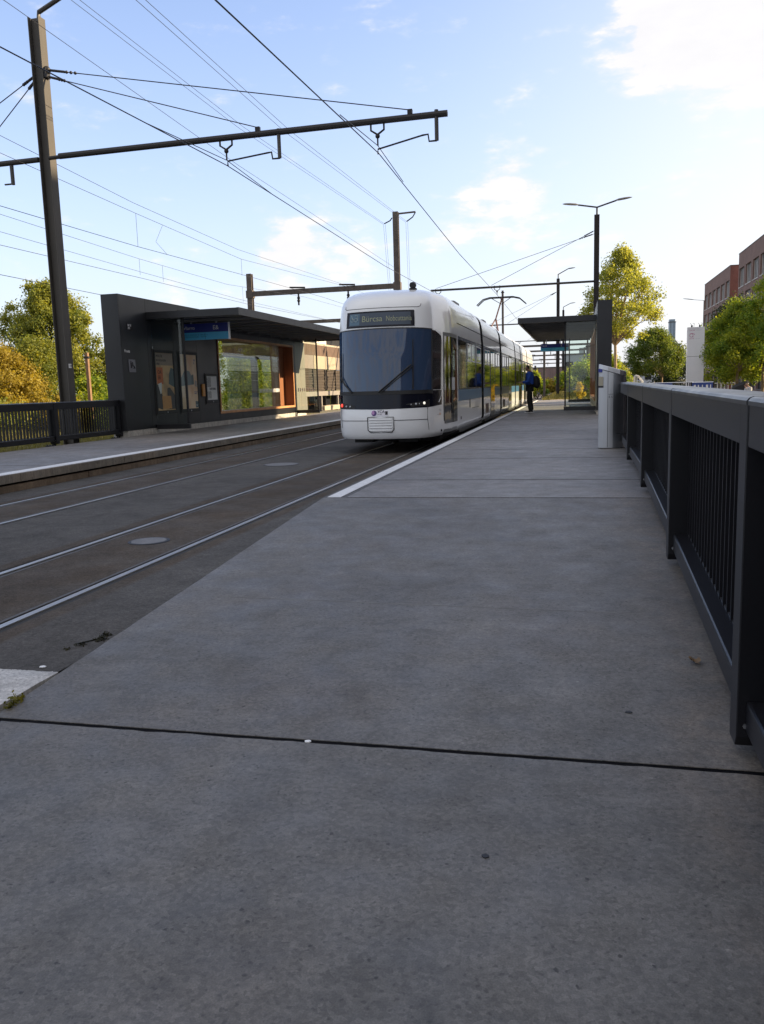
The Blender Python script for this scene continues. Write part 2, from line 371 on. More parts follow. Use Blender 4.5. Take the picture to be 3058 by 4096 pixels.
M_woode = mat('plywood_edge', (.55,.27,.11), .5, streak=.2)
M_white = mat('tram_white', (.80,.81,.82), .22, var=.03, vscale=2, coat=.5, spec=.5)
M_whitem = mat('white_metal', (.75,.76,.77), .4, var=.04)
M_steel = mat('brushed_steel', (.55,.56,.58), .33, metal=1.0, var=.08, vscale=4, streak=.12, rvar=.06)
M_glassd = mat('tram_glass', (.008,.009,.012), .04, var=0, ior=1.6, spec=.5)
M_screen = mat('windscreen_glass', (.028,.052,.105), .03, var=0, ior=1.62, spec=.5)
M_mirror = mat('reflective_glazing', (.02,.022,.02), .02, var=0, ior=2.6)
M_clear = clearglass('clear_glass', (.92,.96,.94), .35, .012)
M_wing = clearglass('shelter_glazing', (.90,.94,.86), .34, .025)
M_navy = mat('navy_print', (.02,.032,.26), .4, var=.04)
M_blue = mat('light_blue_print', (.10,.55,.88), .4, var=.04)
M_ink = mat('black_ink', (.012,.012,.015), .6, var=0)
M_wht = mat('white_print', (.78,.78,.78), .5, var=.03)

# ------------------------------------------------------------------ setting: ground, track bed, platforms
ZP = .2576
# terrain profile across the track: embankment left, street level right
g = MB(); ys = [-60, -10, 0, 10, 20, 30, 45, 60, 90, 140, 220, 400, 900, 3000]
xs = [(-3000,-.6), (-60,-.6), (-30,-.55), (-18,-.45), (-12.1,-.30), (-11.8,-.06), (1.3,-.06), (1.55,-.75), (60,-.78), (3000,-.78)]
g.grid([[(x, y, z) for x, z in xs] for y in ys])
M_soil = mat('dry_soil', (.13,.11,.06), .95, var=.35, vscale=.6, fine=.35, fscale=9, bump=.5, bscale=6)
struct(g.build('ground', M_soil))
st = MB(); st.grid([[(x, y, z) for x, z in ((1.75,-.70),(7.5,-.70),(19,-.70),(70,-.70))] for y in (-60, 0, 60, 150, 400)])
struct(st.build('street', mat('street_asphalt', (.07,.07,.072), .85, var=.2, vscale=.7, fine=.15)))
# track bed of asphalt between the two platforms
tb = MB()
RX = [-3.347, -4.347, -6.10, -7.10]
cuts = sorted(RX); x0 = -7.97; strips = []
for xr in cuts: strips.append((x0, xr-.085)); x0 = xr+.085
strips.append((x0, -2.5))
for a, b in strips:
    ny = [-12, 0, 3.48, 8, 14, 20, 30, 45, 70, 120, 300]
    tb.grid([[(a+(b-a)*t, y, 0) for t in (0, .5, 1)] for y in ny])
struct(tb.build('track_bed', M_asph))
# four grooved rails, each a thing with head, groove, guard lip
for i, (xr, side, lab) in enumerate(((RX[0], 1, 'steel grooved rail nearest the right platform, under the tram doors'),
                               (RX[1], -1, 'steel grooved rail running in front of the tram below its red lamp'),
                               (RX[2], 1, 'steel grooved rail of the empty track nearest the round manhole cover'),
                               (RX[3], -1, 'steel grooved rail nearest the left platform wall'))):
    t = thing('rail', lab, 'rail', (xr, 0, 0), 'tram rails')
    # running head lies on the outer side, groove and lip on the inner side
    h0, h1 = (-.02, .032) if side > 0 else (-.032, .02)
    MB().box(xr+h0, xr+h1, -12, 300, -.05, .006).build('rail_head', M_rail, t)
    gx = (xr-.055, xr-.02) if side > 0 else (xr+.02, xr+.055)
    MB().box(gx[0], gx[1], -12, 300, -.05, -.032).build('groove', M_raild, t)
    lx = (xr-.085, xr-.055) if side > 0 else (xr+.055, xr+.085)
    MB().box(lx[0], lx[1], -12, 300, -.05, .002).build('guard_lip', M_raile, t)
    ox = (xr+.032, xr+.085) if side > 0 else (xr-.085, xr-.032)
    MB().box(ox[0], ox[1], -12, 300, -.05, -.004).build('seal_strip', M_raild, t)
# level crossing plate of pale concrete, corner in view at the lower left
cp = MB()
def rough_box(mb, x0, x1, y0, y1, z0, z1, amp, rng, n=26, top_only=True):
    """slab whose front/back/left/right top edges wander by a few millimetres"""
    def edge(a, b, k): return [(a[0]+(b[0]-a[0])*t/k+rng.normal(0, amp), a[1]+(b[1]-a[1])*t/k+rng.normal(0, amp)) for t in range(k)]
    loop = edge((x0,y0),(x1,y0),n)+edge((x1,y0),(x1,y1),n)+edge((x1,y1),(x0,y1),n)+edge((x0,y1),(x0,y0),n)
    mb.prism([(x, y, z1) for x, y in loop], (0,0,z0-z1), (0,0,0))
rng0 = np.random.default_rng(3)
rough_box(cp, -3.20, -2.475, -6, 3.47, -.1, .012, .003, rng0, 60)
cp.box(-7.9, -3.5, -6, 3.4, -.1, -.02)
struct(cp.build('crossing_plate', M_pale))
# near pavement slab, ramp slab, right platform slabs
sl = MB()
rough_box(sl, -2.37, 3.2, -4.0, 2.905, -.2, 0.0, .0022, rng0, 90)
struct(sl.build('pavement', M_slab))
rp = MB(); n = 60; rr = np.random.default_rng(5)
def zr(y): return ZP*min(max((y-2.93)/(8.06-2.93), 0), 1)
tl = [(-2.43+.06*0-.08*min(1, (y-2.93)/5.1)+rr.normal(0, .0015), y, zr(y)) for y in np.linspace(2.935, 8.05, n)]
tr = [(.98, y, zr(y)) for y in np.linspace(2.935, 8.05, n)]
mid = [[(tl[i][0]+(tr[i][0]-tl[i][0])*k/8, tl[i][1]+(rr.normal(0, .002) if i in (0,) else 0), tl[i][2]) for k in range(9)] for i in range(n)]
rp.grid(mid); rp.grid([tl, [(x, y, -.2) for x, y, z in tl]]); rp.grid([mid[0], [(x, y, -.2) for x, y, z in mid[0]]]); rp.grid([mid[-1], [(x, y, -.2) for x, y, z in mid[-1]]])
struct(rp.build('ramp', M_slab))
rln = MB(); rln.hexa([(-2.2,4.70,zr(4.70)-.002),(.35,4.62,zr(4.62)-.002),(.35,4.628,zr(4.628)-.002),(-2.2,4.708,zr(4.708)-.002),(-2.2,4.70,zr(4.70)+.0012),(.35,4.62,zr(4.62)+.0012),(.35,4.628,zr(4.628)+.0012),(-2.2,4.708,zr(4.708)+.0012)])
struct(rln.build('ramp_line', mat('scored_line', (.15,.147,.142), .8, var=.4, vscale=7)))
pf = MB(); jy = [8.075, 9.62, 12.42, 14.13, 16.4, 19.4, 22.5, 25.6, 28.7, 31.8, 34.9, 38, 41.1, 44.2, 47.3, 50.4, 53.5]
for a, b in zip(jy, jy[1:]): rough_box(pf, -2.27, 1.25, a+.022, b-.022, -.1, ZP, .0015, rr, 30)
struct(pf.build('platform', M_slab2))
kb = MB()
for a, b in zip(jy[::2], jy[2::2]): kb.box(-2.52, -2.272, a+.004, b-.004, -.1, ZP-.004)
struct(kb.build('kerb', mat('kerb_concrete', (.085,.085,.09), .85, var=.25, vscale=6, fine=.2)))
ln = MB(); ln.box(-2.475, -2.335, 8.09, 53.4, ZP-.003, ZP+.002)
struct(ln.build('platform_line', M_line))
sb = MB(); sb.box(-2.5, 1.2, 2.7, 54, -.3, -.03+.0); 
for y in jy[1:-1]: sb.box(-2.27, 1.2, y-.03, y+.03, -.05, ZP-.003)
sb.box(-2.43, 3.0, 2.88, 2.96, -.05, -.003); sb.box(-2.3, .98, 8.03, 8.1, -.05, ZP-.005); sb.box(-2.478, -2.372, -4, 2.95, -.08, -.016); sb.box(-2.478,-2.42,2.93,3.6,-.08,-.02)
struct(sb.build('joint_filler', M_seal))
# left platform
lp = MB(); lj = [-4, 2, 8, 11.9, 15.7, 19.5, 23.3, 27.1, 30.9, 34.7, 38.5, 42.3, 46.1, 50, 56]
for a, b in zip(lj, lj[1:]): lp.box(-11.41, -8.02, a+.02, b-.02, ZP-.12, ZP)
struct(lp.build('platform', M_slab2))
le = MB(); ly = -4.0; rl = np.random.default_rng(11)
while ly < 56:
    d = 1.5+rl.uniform(-.1, .4); rough_box(le, -8.02, -7.965+rl.normal(0, .004), ly+.004, ly+d-.004, .132, ZP-.006, .003, rl, 14); ly += d
struct(le.build('platform_edge', M_edge))
lb = MB(); ly = -4.0
while ly < 56:
    d = 2.6+rl.uniform(-.3, .5); rough_box(lb, -8.3, -7.972+rl.normal(0, .006), ly+.003, ly+d-.003, -.1, .098, .004, rl, 14); ly += d
struct(lb.build('platform_wall', mat('brown_base_concrete', (.16,.115,.075), .9, var=.3, vscale=2.2, fine=.25, fscale=30, streak=.3, bump=.4, bscale=40)))
ll = MB(); ll.box(-8.25, -7.99, -4, 56, ZP-.004, ZP+.003)
struct(ll.build('platform_line', M_line))
lf = MB(); lf.box(-11.35, -8.06, -4, 56, -.2, ZP-.125)
for y in lj[1:-1]: lf.box(-11.38, -8.26, y-.03, y+.03, .1, ZP-.003)
struct(lf.build('platform_core', M_seal))
# verge beyond the end of the right platform, with a worn path
vg = MB(); vg.box(-2.45, 1.6, 53.6, 200, -.2, .12); struct(vg.build('verge', mat('verge_soil', (.15,.13,.05), .95, var=.3, vscale=1.2, fine=.3, fscale=14, bump=.4, bscale=12)))
vp = MB(); vp.hexa([(-2.2,53.7,.1),(1.2,53.7,.1),(-.2,62,.1),(-1.7,62,.1),(-2.2,53.7,.135),(1.2,53.7,.135),(-.2,62,.135),(-1.7,62,.135)])
struct(vp.build('path', mat('sandy_path', (.42,.33,.24), .95, var=.15, vscale=2)))

# two round covers in the asphalt
for x, y, r_, lab in ((-5.28,14.45,.30,'larger pale round manhole cover between the two tracks'), (-3.86,6.92,.16,'small round service cover between the rails of the near track')):
    t = thing('manhole_cover', lab, 'manhole', (x, y, 0), 'covers in the track asphalt')
    mb = MB(); mb.tube([(x,y,-.03),(x,y,.006)], r_, 40); mb.build('lid', mat('cast_cover', (.15,.15,.155), .7, var=.15, vscale=9, fine=.2, bump=.5, bscale=60), t)
    mb = MB(); rows = []
    for k in range(41):
        a = 2*math.pi*k/40; rows.append([(x+rr_*math.cos(a), y+rr_*math.sin(a), z) for rr_, z in ((r_+.004,-.02),(r_+.004,.004),(r_+.03,.004),(r_+.03,-.02))])
    mb.grid(rows); mb.build('frame', M_dark, t)

# ------------------------------------------------------------------ right railing along the ramp
def railing(label, xf, posts, zt, grnd, depth_dir, nbays_bars, top=.04, loc=None, first_bars=0):
    """xf(y): front face; depth_dir +1: depth to +X. zt(y) top height; grnd(y) platform height."""
    t = thing('railing', label, 'railing', loc or (xf(posts[0]), posts[0], grnd(posts[0])))
    s = depth_dir
    for i, y in enumerate(posts):
        x = xf(y); g0 = grnd(y)
        loop = [(x, y+.0, g0+.05+.05), (x, y, zt(y)-.012), (x, y+.125, zt(y)-.012), (x, y+.125, g0+.05)]
        MB().prism([(x, y+a, z) for a, z in ((.02, g0+.05), (0, g0+.09), (0, zt(y)-.01), (.125, zt(y)-.01), (.125, g0+.05))], (0,0,0), (s*.17, 0, 0)).build('post', M_rlg, t, bevel=.004)
        fb = MB(); fb.box(x+s*.09, x+s*.15, y+.03, y+.11, g0-.03, g0+.055); fb.box(x+s*.17, x+s*.30, y+.0, y+.15, g0-.012, g0+.012)
        for bx_, by_ in ((.20,.03),(.27,.03),(.20,.12),(.27,.12)): fb.tube([(x+s*bx_,y+by_,g0+.01),(x+s*bx_,y+by_,g0+.03)], .012, 6)
        fb.build('foot_bracket', M_dark, t)
        MB().tube([(x+s*.03,y-.004,g0+.13),(x+s*.03,y+.004,g0+.13)], .009, 8).build('bolt', M_steel, t)
    for a, b in zip(posts, posts[1:]):
        y0, y1 = a+.125, b-.03
        xa, xb = xf(y0), xf(y1); za, zb = zt(y0), zt(y1)
        hb = .165
        MB().hexa([(xa,y0,za-hb),(xa+s*.05,y0,za-hb),(xb+s*.05,y1,zb-hb),(xb,y1,zb-hb),(xa,y0,za-.022),(xa+s*.05,y0,za-.022),(xb+s*.05,y1,zb-.022),(xb,y1,zb-.022)][:] if s > 0 else
                  [(xa+s*.05,y0,za-hb),(xa,y0,za-hb),(xb,y1,zb-hb),(xb+s*.05,y1,zb-hb),(xa+s*.05,y0,za-.022),(xa,y0,za-.022),(xb,y1,zb-.022),(xb+s*.05,y1,zb-.022)]).build('fascia', M_rlg, t, bevel=.006)
        y0 = a+.002
        xa, za = xf(y0), zt(y0)
        e = -.004
        pr = [(e, -.026), (e, -.012), (.004, -.002), (.016, 0.002), (.185, 0.002), (.19, -.02), (.012, -.02), (.008, -.026)]
        mb = MB(); A = [(xa+s*px, y0, za+pz) for px, pz in pr]; B = [(xb+s*px, y1, zb+pz) for px, pz in pr]
        k = len(pr); mb.add(A+B, [tuple(range(k)), tuple(range(k, 2*k))]+[(i, (i+1) % k, k+(i+1) % k, k+i) for i in range(k)])
        mb.build('handrail_cap', M_cap, t)
        g0, g1 = grnd(a+.125), grnd(b)
        y0, y1 = a+.125, b; xa, xb = xf(y0)+s*.03, xf(y1)+s*.03
        d = .17
        q = [(xa,y0,g0+.11),(xa+s*d,y0,g0+.11),(xb+s*d,y1,g1+.11),(xb,y1,g1+.11),(xa,y0,g0+.225),(xa+s*d,y0,g0+.225),(xb+s*d,y1,g1+.225),(xb,y1,g1+.225)]
        if s < 0: q = [q[i] for i in (1,0,3,2,5,4,7,6)]
        MB().hexa(q).build('bottom_rail', M_rlg, t, bevel=.01)
        q = [(xa+s*.085,y0,g0+.2),(xa+s*.10,y0,g0+.2),(xb+s*.10,y1,g1+.2),(xb+s*.085,y1,g1+.2),(xa+s*.085,y0,g0+.233),(xa+s*.10,y0,g0+.233),(xb+s*.10,y1,g1+.233),(xb+s*.085,y1,g1+.233)]
        if s < 0: q = [q[i] for i in (1,0,3,2,5,4,7,6)]
        MB().hexa(q).build('weld_strip', M_cap, t)
    cnt = 0; rest = MB()
    for bi, (a, b) in enumerate(zip(posts, posts[1:])):
        nb = max(3, int((b-a-.2)/.108)); 
        for k in range(nb):
            y = a+.19+(b-a-.25)*k/(nb-1); x = xf(y)+s*.11
            args = (x, x+s*.052, y, y+.012, grnd(y)+.225, zt(y)-.10)
            if cnt < 100 and bi in nbays_bars: MB().box(*args).build('bar', M_rlg, t); cnt += 1
            else: rest.box(*args)
    if rest.v: o = rest.build('bar_row', M_rlg, t); o['kind'] = 'stuff'
    return t
M_cap = mat('railing_cap', (.075,.078,.085), .34, metal=.55, var=.10, vscale=4, fine=.08, fscale=120, rvar=.06)
railing('charcoal steel railing with flat vertical bars running up the ramp at the right', lambda y: .553+.0108*(y-3), [.42, 3.0, 5.6, 8.46, 11.42, 14.3, 17.2, 20.1],
        lambda y: 1.283+.0030*(y-3), zr, 1, (0, 1, 2, 3))
railing('charcoal railing with vertical bars behind the left platform, ending at the dark shelter wall', lambda y: -11.60, [8.2, 11.1, 14.03, 16.95, 19.75], lambda y: 1.225, lambda y: ZP-.03, -1, (2, 3))

# ------------------------------------------------------------------ the two shelters
def shelter(label, xw, s, y0, y1, xout, yc0, yc1, win, panels, boxes, thick=.69, loc=None):
    """xw: platform-side face of the rear wall; s: +1 when the platform lies on +X of the wall."""
    t = thing('tram_shelter', label, 'shelter', (xw, y0, ZP))
    X = lambda d: xw+s*d      # d > 0 towards the platform
    ZT = 3.90
    w0, w1, wz0, wz1 = win
    # carcass: solid wall in front of and behind the opening, plus bands above and below it
    wall = MB()
    def clad(mb, ya, yb, za, zb, step, d0=0.0, d1=-.03):
        n = max(1, round((yb-ya)/step)); 
        for i in range(n):
            a = ya+(yb-ya)*i/n; b = ya+(yb-ya)*(i+1)/n
            mb.box(X(d0), X(d1), a+.004, b-.004, za, zb)
    core = MB()
    core.box(X(-.032), X(-thick), y0+.03, w0-.02, ZP+.15, ZT-.02); core.box(X(-.032), X(-thick), w1+.02, y1-.03, ZP+.15, ZT-.02)
    core.box(X(-.032), X(-thick), w0-.02, w1+.02, ZP+.15, wz0-.03); core.box(X(-.032), X(-thick), w0-.02, w1+.02, wz1+.03, ZT-.02)
    core.build('wall_core', M_black, t)
    clad(wall, y0, yc0+.0, ZP+.152, ZT-.012, 1.4)
    clad(wall, yc0, w0-.03, ZP+.152, 3.32, 1.52); clad(wall, w0-.03, w1+.03, ZP+.152, wz0-.03, 1.7); clad(wall, w0-.03, w1+.03, wz1+.03, 3.32, 1.7)
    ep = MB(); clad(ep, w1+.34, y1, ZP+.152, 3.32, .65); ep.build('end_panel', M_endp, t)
    clad(wall, w1+.03, w1+.34, ZP+.152, 3.32, 1.2)
    clad(wall, yc0, y1, 3.55, ZT-.012, 1.9)
    wall.box(X(-.002), X(-thick-.03), y0-.03, y0+.026, ZP+.152, ZT-.012)      # end cheek
    wall.box(X(.003), X(-thick-.03), y0-.033, y1, ZT-.01, ZT+.01)
    for (a_, b_, c_, d__) in ((y0+.03,w0,ZP+.152,ZT-.012),(w1,y1,ZP+.152,ZT-.012),(w0,w1,ZP+.152,wz0-.03),(w0,w1,wz1+.03,ZT-.012)): wall.box(X(-thick), X(-thick-.03), a_, b_, c_, d__)
    wall.build('wall', M_char, t)
    pl = MB(); yy = y0+.02
    while yy < y1-.1:
        d = min(1.5+.3*math.sin(yy*3), y1-yy); pl.box(X(-.01), X(-thick+.02), yy+.004, yy+d-.004, -.1, ZP+.15); yy += d
    pl.build('plinth', M_plinth, t)
    # canopy: deep fascia with ribs on the underside
    c = MB(); c.box(X(-.28), xout, yc0, yc1, 3.44, 3.55); c.box(X(.003), xout, yc0, yc0+.05, 3.365, 3.4395); c.box(X(.003), xout, yc1-.05, yc1, 3.365, 3.4395)
    cn = c.build('canopy', M_char, t)
    fm = MB(); nq = 6
    for q in range(nq): fm.box(xout+s*.012, xout-s*.05, yc0+.003+(yc1-yc0)*q/nq, yc0+(yc1-yc0)*(q+1)/nq-.008, 3.362, 3.556)
    fm.build('fascia', M_fasc, cn)
    k = 0; yy = yc0+.5
    while yy < yc1-.3:
        MB().box(X(.03), xout-s*.055, yy, yy+.035, 3.375, 3.4395).build('rib', M_ribs, cn)
        yy += 1.12
    # timber lined opening with reflective glazing
    f = MB(); dz = .05
    f.box(X(.02), X(-.45), w0-.0, w0+dz, wz0, wz1); f.box(X(.02), X(-.45), w1-dz, w1, wz0, wz1)
    f.box(X(.025), X(-.45), w0+dz, w1-dz, wz0, wz0+dz); f.box(X(.025), X(-.45), w0+dz, w1-dz, wz1-dz, wz1)
    fo = f.build('window_frame', M_wood, t)
    e = MB(); e.box(X(.022), X(.03), w0-.025, w0+.045, wz0-.03, wz1+.03); e.box(X(.022), X(.03), w1-.045, w1+.025, wz0-.03, wz1+.03); e.box(X(.026), X(.034), w0+.045, w1-.045, wz0-.03, wz0+.045); e.box(X(.026), X(.034), w0+.045, w1-.045, wz1-.045, wz1+.03)
    e.build('edging', M_woode, fo)
    wr = w1-(1.5 if boxes else 0)      # glazing is flush in front, timber reveal shows at the far end
    gl = MB(); gl.box(X(-.06 if boxes else -.2), X(-.085 if boxes else -.22), w0+dz, wr, wz0+dz, wz1-dz); go = gl.build('glazing', M_wing if boxes else M_clear, t)
    if boxes:
        mb = MB(); mb.box(X(-.06), X(-.40), wr, wr+.04, wz0+dz, wz1-dz); mb.box(X(-.38), X(-.42), wr+.04, w1-dz, wz0+dz, wz1-dz); mb.build('timber_recess', M_wood, t)
        for k in range(14):
            MB().box(X(-.052), X(-.058), w1-3.7+k*.155, w1-3.62+k*.155, 1.28, 1.42).build('warning_stripe', M_wht, go)
    # glass side screens
    for py, pd in panels:
        g_ = MB(); g_.box(X(.005), X(pd-.05), py, py+.016, ZP+.24, 3.37); so = g_.build('glass_screen', M_clear, t)
        MB().box(X(.004), X(pd+.02), py-.05, py+.07, ZP+.11, ZP+.245).build('screen_base', M_char, so, bevel=.008)
        MB().box(X(pd-.05), X(pd), py-.018, py+.036, ZP+.25, 3.43).build('screen_post', M_dark, so)
        n_ = int((pd-.1)/.085)
        for k in range(n_ if py > 25 and boxes else 0): MB().box(X(.06+k*.085), X(.10+k*.085), py-.0035, py-.001, 1.27, 1.41).build('warning_stripe', M_wht, so)
    return t, X
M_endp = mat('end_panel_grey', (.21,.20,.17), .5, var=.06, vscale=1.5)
M_ribs = mat('canopy_rib', (.20,.20,.21), .5)
M_fasc = mat('canopy_fascia', (.085,.083,.082), .5, spec=.4, var=.1, vscale=.8, streak=.06)
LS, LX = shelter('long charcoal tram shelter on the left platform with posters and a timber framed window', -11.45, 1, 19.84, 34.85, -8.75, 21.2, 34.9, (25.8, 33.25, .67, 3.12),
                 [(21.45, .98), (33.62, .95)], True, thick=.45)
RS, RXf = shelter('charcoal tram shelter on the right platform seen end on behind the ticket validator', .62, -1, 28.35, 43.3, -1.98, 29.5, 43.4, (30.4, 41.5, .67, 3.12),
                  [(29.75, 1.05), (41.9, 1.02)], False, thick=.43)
# display cases in the left shelter wall
def yz(x, y, z): return frame_to((x, y, z), (0,-1,0) if False else (0,1,0), (0,0,1))
def wall_text(body, size, y, z, m, parent, x=-11.40, name='lettering', sx=1.0):
    # the wall faces +X: reading direction runs along +Y for a viewer on the tracks
    return text(name, body, size, frame_to((x, y, z), (0,1,0), (0,0,1)), m, parent, .001, sx=sx)
def case(ya, yb, za, zb, name='display_case', lab=None):
    f = MB(); b = .075; x0, x1 = -11.448, -11.415
    f.box(x0, x1, ya, ya+b, za, zb); f.box(x0, x1, yb-b, yb, za, zb); f.box(x0, x1, ya+b, yb-b, za, za+b+.03); f.box(x0, x1, ya+b, yb-b, zb-b, zb)
    o = f.build(name, M_black, LS, bevel=.004)
    if lab: o['label'] = lab
    tr = MB(); e = .03; tr.box(-11.449, -11.435, ya-e, ya-.002, za-e, zb+e); tr.box(-11.449, -11.435, yb+.002, yb+e, za-e, zb+e); tr.box(-11.449, -11.435, ya-.002, yb+.002, za-e, za-.002); tr.box(-11.449, -11.435, ya-.002, yb+.002, zb+.002, zb+e)
    tr.build('case_trim', M_pole, o)
    MB().box(-11.414, -11.408, (ya+yb)/2-.02, (ya+yb)/2+.02, za+.03, za+.07).build('lock', M_steel, o)
    return o
def poster_mat(name, c1, c2, sc=2.0, seed=0):
    m = mat(name, c1, .5, var=.12, vscale=sc)
    nt = m.node_tree; N = nt.nodes; L = nt.links; b = N['Principled BSDF']; src = b.inputs['Base Color'].links[0].from_socket
    t = N.new('ShaderNodeTexCoord'); mp = N.new('ShaderNodeMapping'); mp.inputs['Location'].default_value = (seed, seed*2, seed); L.new(t.outputs['Object'], mp.inputs[0])
    n = N.new('ShaderNodeTexNoise'); n.inputs['Scale'].default_value = 1.7; n.inputs['Detail'].default_value = 4; L.new(mp.outputs[0], n.inputs[0])
    r = N.new('ShaderNodeMapRange'); L.new(n.outputs[0], r.inputs[0]); r.inputs[1].default_value = .45; r.inputs[2].default_value = .6
    mx = N.new('ShaderNodeMix'); mx.data_type = 'RGBA'; L.new(r.outputs[0], mx.inputs[0]); L.new(src, mx.inputs[6]); mx.inputs[7].default_value = (*c2, 1)
    L.new(mx.outputs[2], b.inputs['Base Color']); return m
def flat(o_parent, name, pts, m, x=-11.43, t=.002):      # thin printed shape on a poster
    return MB().prism([(x, y, z) for y, z in pts], (0,0,0), (t,0,0)).build(name, m, o_parent)
c1 = case(21.45, 22.66, .77, 2.56)
p1 = MB().box(-11.447, -11.433, 21.525, 22.585, .875, 2.485).build('poster', poster_mat('poster_tan', (.70,.45,.22), (.45,.29,.15), seed=2), c1)
flat(p1, 'poster_shape', [(21.53,2.14),(22.58,2.14),(22.58,2.48),(21.53,2.48)], mat('poster_taupe', (.32,.24,.18), .5), -11.4335)
flat(p1, 'poster_shape', [(21.57,1.62),(21.93,1.62),(21.93,2.08),(21.57,2.08)], mat('poster_orange', (.66,.17,.05), .5), -11.431)
flat(p1, 'poster_shape', [(21.53,.95),(21.53,1.62),(21.75,1.55),(21.86,1.2),(21.80,.9)], mat('poster_dark', (.06,.055,.055), .5), -11.431)
flat(p1, 'poster_shape', [(22.15,1.5),(22.3,1.52),(22.58,1.3),(22.58,.9),(22.2,.9),(22.12,1.2)], MATS['poster_dark'], -11.431)
flat(p1, 'poster_shape', [(22.25,1.62),(22.58,1.52),(22.58,2.05),(22.42,2.08),(22.3,1.9)], mat('poster_teal', (.09,.14,.15), .5), -11.431)
flat(p1, 'poster_shape', [(21.82,.92),(22.35,.92),(22.33,1.28),(21.80,1.28)], mat('poster_amber', (.60,.30,.10), .5), -11.428)
flat(p1, 'poster_shape', [(21.60,1.62),(21.72,1.34),(21.78,1.36),(21.82,1.66)], M_wht, -11.428)
for i, (w_, zz, sz) in enumerate((("MOUTIE", 2.36, .105), ("BOCKOLAGEN", 2.25, .085), ("SPEJEI", 2.155, .075))): wall_text(w_, sz, 21.58, zz, M_ink, p1, -11.430)
wall_text("OA\nEB", .15, 21.62, 1.9, M_ink, p1, -11.427)
c2 = case(22.95, 24.2, .77, 2.56)
p2 = MB().box(-11.447, -11.433, 23.03, 24.12, .875, 2.485).build('poster', poster_mat('poster_cream', (.74,.58,.38), (.66,.44,.25), seed=5), c2)
flat(p2, 'poster_shape', [(23.03,1.55),(23.9,1.6),(23.85,1.75),(23.6,2.0),(23.3,2.02),(23.05,1.8)], mat('poster_grey_teal', (.16,.22,.22), .5), -11.431)
flat(p2, 'poster_shape', [(23.72,1.6),(23.88,1.62),(23.86,1.9),(23.74,1.88)], MATS['poster_teal'], -11.428)
flat(p2, 'poster_shape', [(23.92,.9),(24.11,.9),(24.11,1.08),(23.92,1.1)], MATS['poster_teal'], -11.428)
flat(p2, 'poster_shape', [(23.93,1.55),(24.1,1.52),(24.08,1.7),(23.94,1.72)], mat('poster_print', (.42,.36,.30), .5), -11.428)
wall_text("E&\nB", .09, 23.93, 2.3, M_navy, p2, -11.430); wall_text("Vonsa tuib\nmodul oc", .05, 23.88, 1.36, M_navy, p2, -11.430); wall_text("BKI", .06, 23.96, .95, M_wht, p2, -11.425)
c3 = case(24.72, 25.66, 1.0, 1.93, 'timetable_case')
p3 = MB().box(-11.447, -11.433, 24.79, 25.59, 1.10, 1.86).build('timetable', mat('timetable_paper', (.68,.70,.67), .6, var=.06, vscale=5), c3)
wall_text("TABTUNNA", .105, 24.98, 1.42, M_ink, p3, -11.430, sx=.85)
for k in range(9): wall_text("ilo vanta 0 12 3 mel " * 1, .035, 24.83, 1.79-.033*k if k < 9 else 1.2, M_dark, p3, -11.430)
for k in range(7): wall_text("12  24  36  48  57  08", .03, 24.83, 1.35-.032*k, M_dark, p3, -11.430)
MB().box(-11.448, -11.40, 24.44, 24.60, 1.23, 1.61).build('orange_push_plate', mat('orange_plate', (.62,.28,.07), .45), LS, bevel=.006)
# signs on the front block
sg = MB().box(-11.448, -11.435, 20.12, 20.46, 1.93, 2.26).build('pictogram_plate', mat('plate_grey', (.16,.16,.18), .4, metal=.3), LS, bevel=.006)
pm = MB(); pm.tube([(-11.43,20.22,2.04),(-11.43,20.22,2.18)], .018, 8); pm.ball((-11.43,20.22,2.205), .006, .022, .022); pm.tube([(-11.43,20.30,2.2),(-11.43,20.30,2.09),(-11.43,20.37,2.09),(-11.43,20.40,2.03)], .012, 6)
rows = [[(-11.432, 20.34+.05*math.cos(a)*k, 2.07+.05*math.sin(a)*k) for k in (.75, 1)] for a in np.linspace(0, 2*math.pi, 20)]
pm.grid(rows); pm.build('pictogram', M_black, sg)
wall_text("Fruuts", .105, 19.95, 2.44, M_wht, LS, -11.440)
s2 = MB().box(-11.448, -11.437, 20.16, 20.44, 3.02, 3.2).build('pictogram_plate', M_dark, LS)
wall_text("SX 22\nZEL", .07, 20.19, 3.12, M_wht, s2, -11.435)
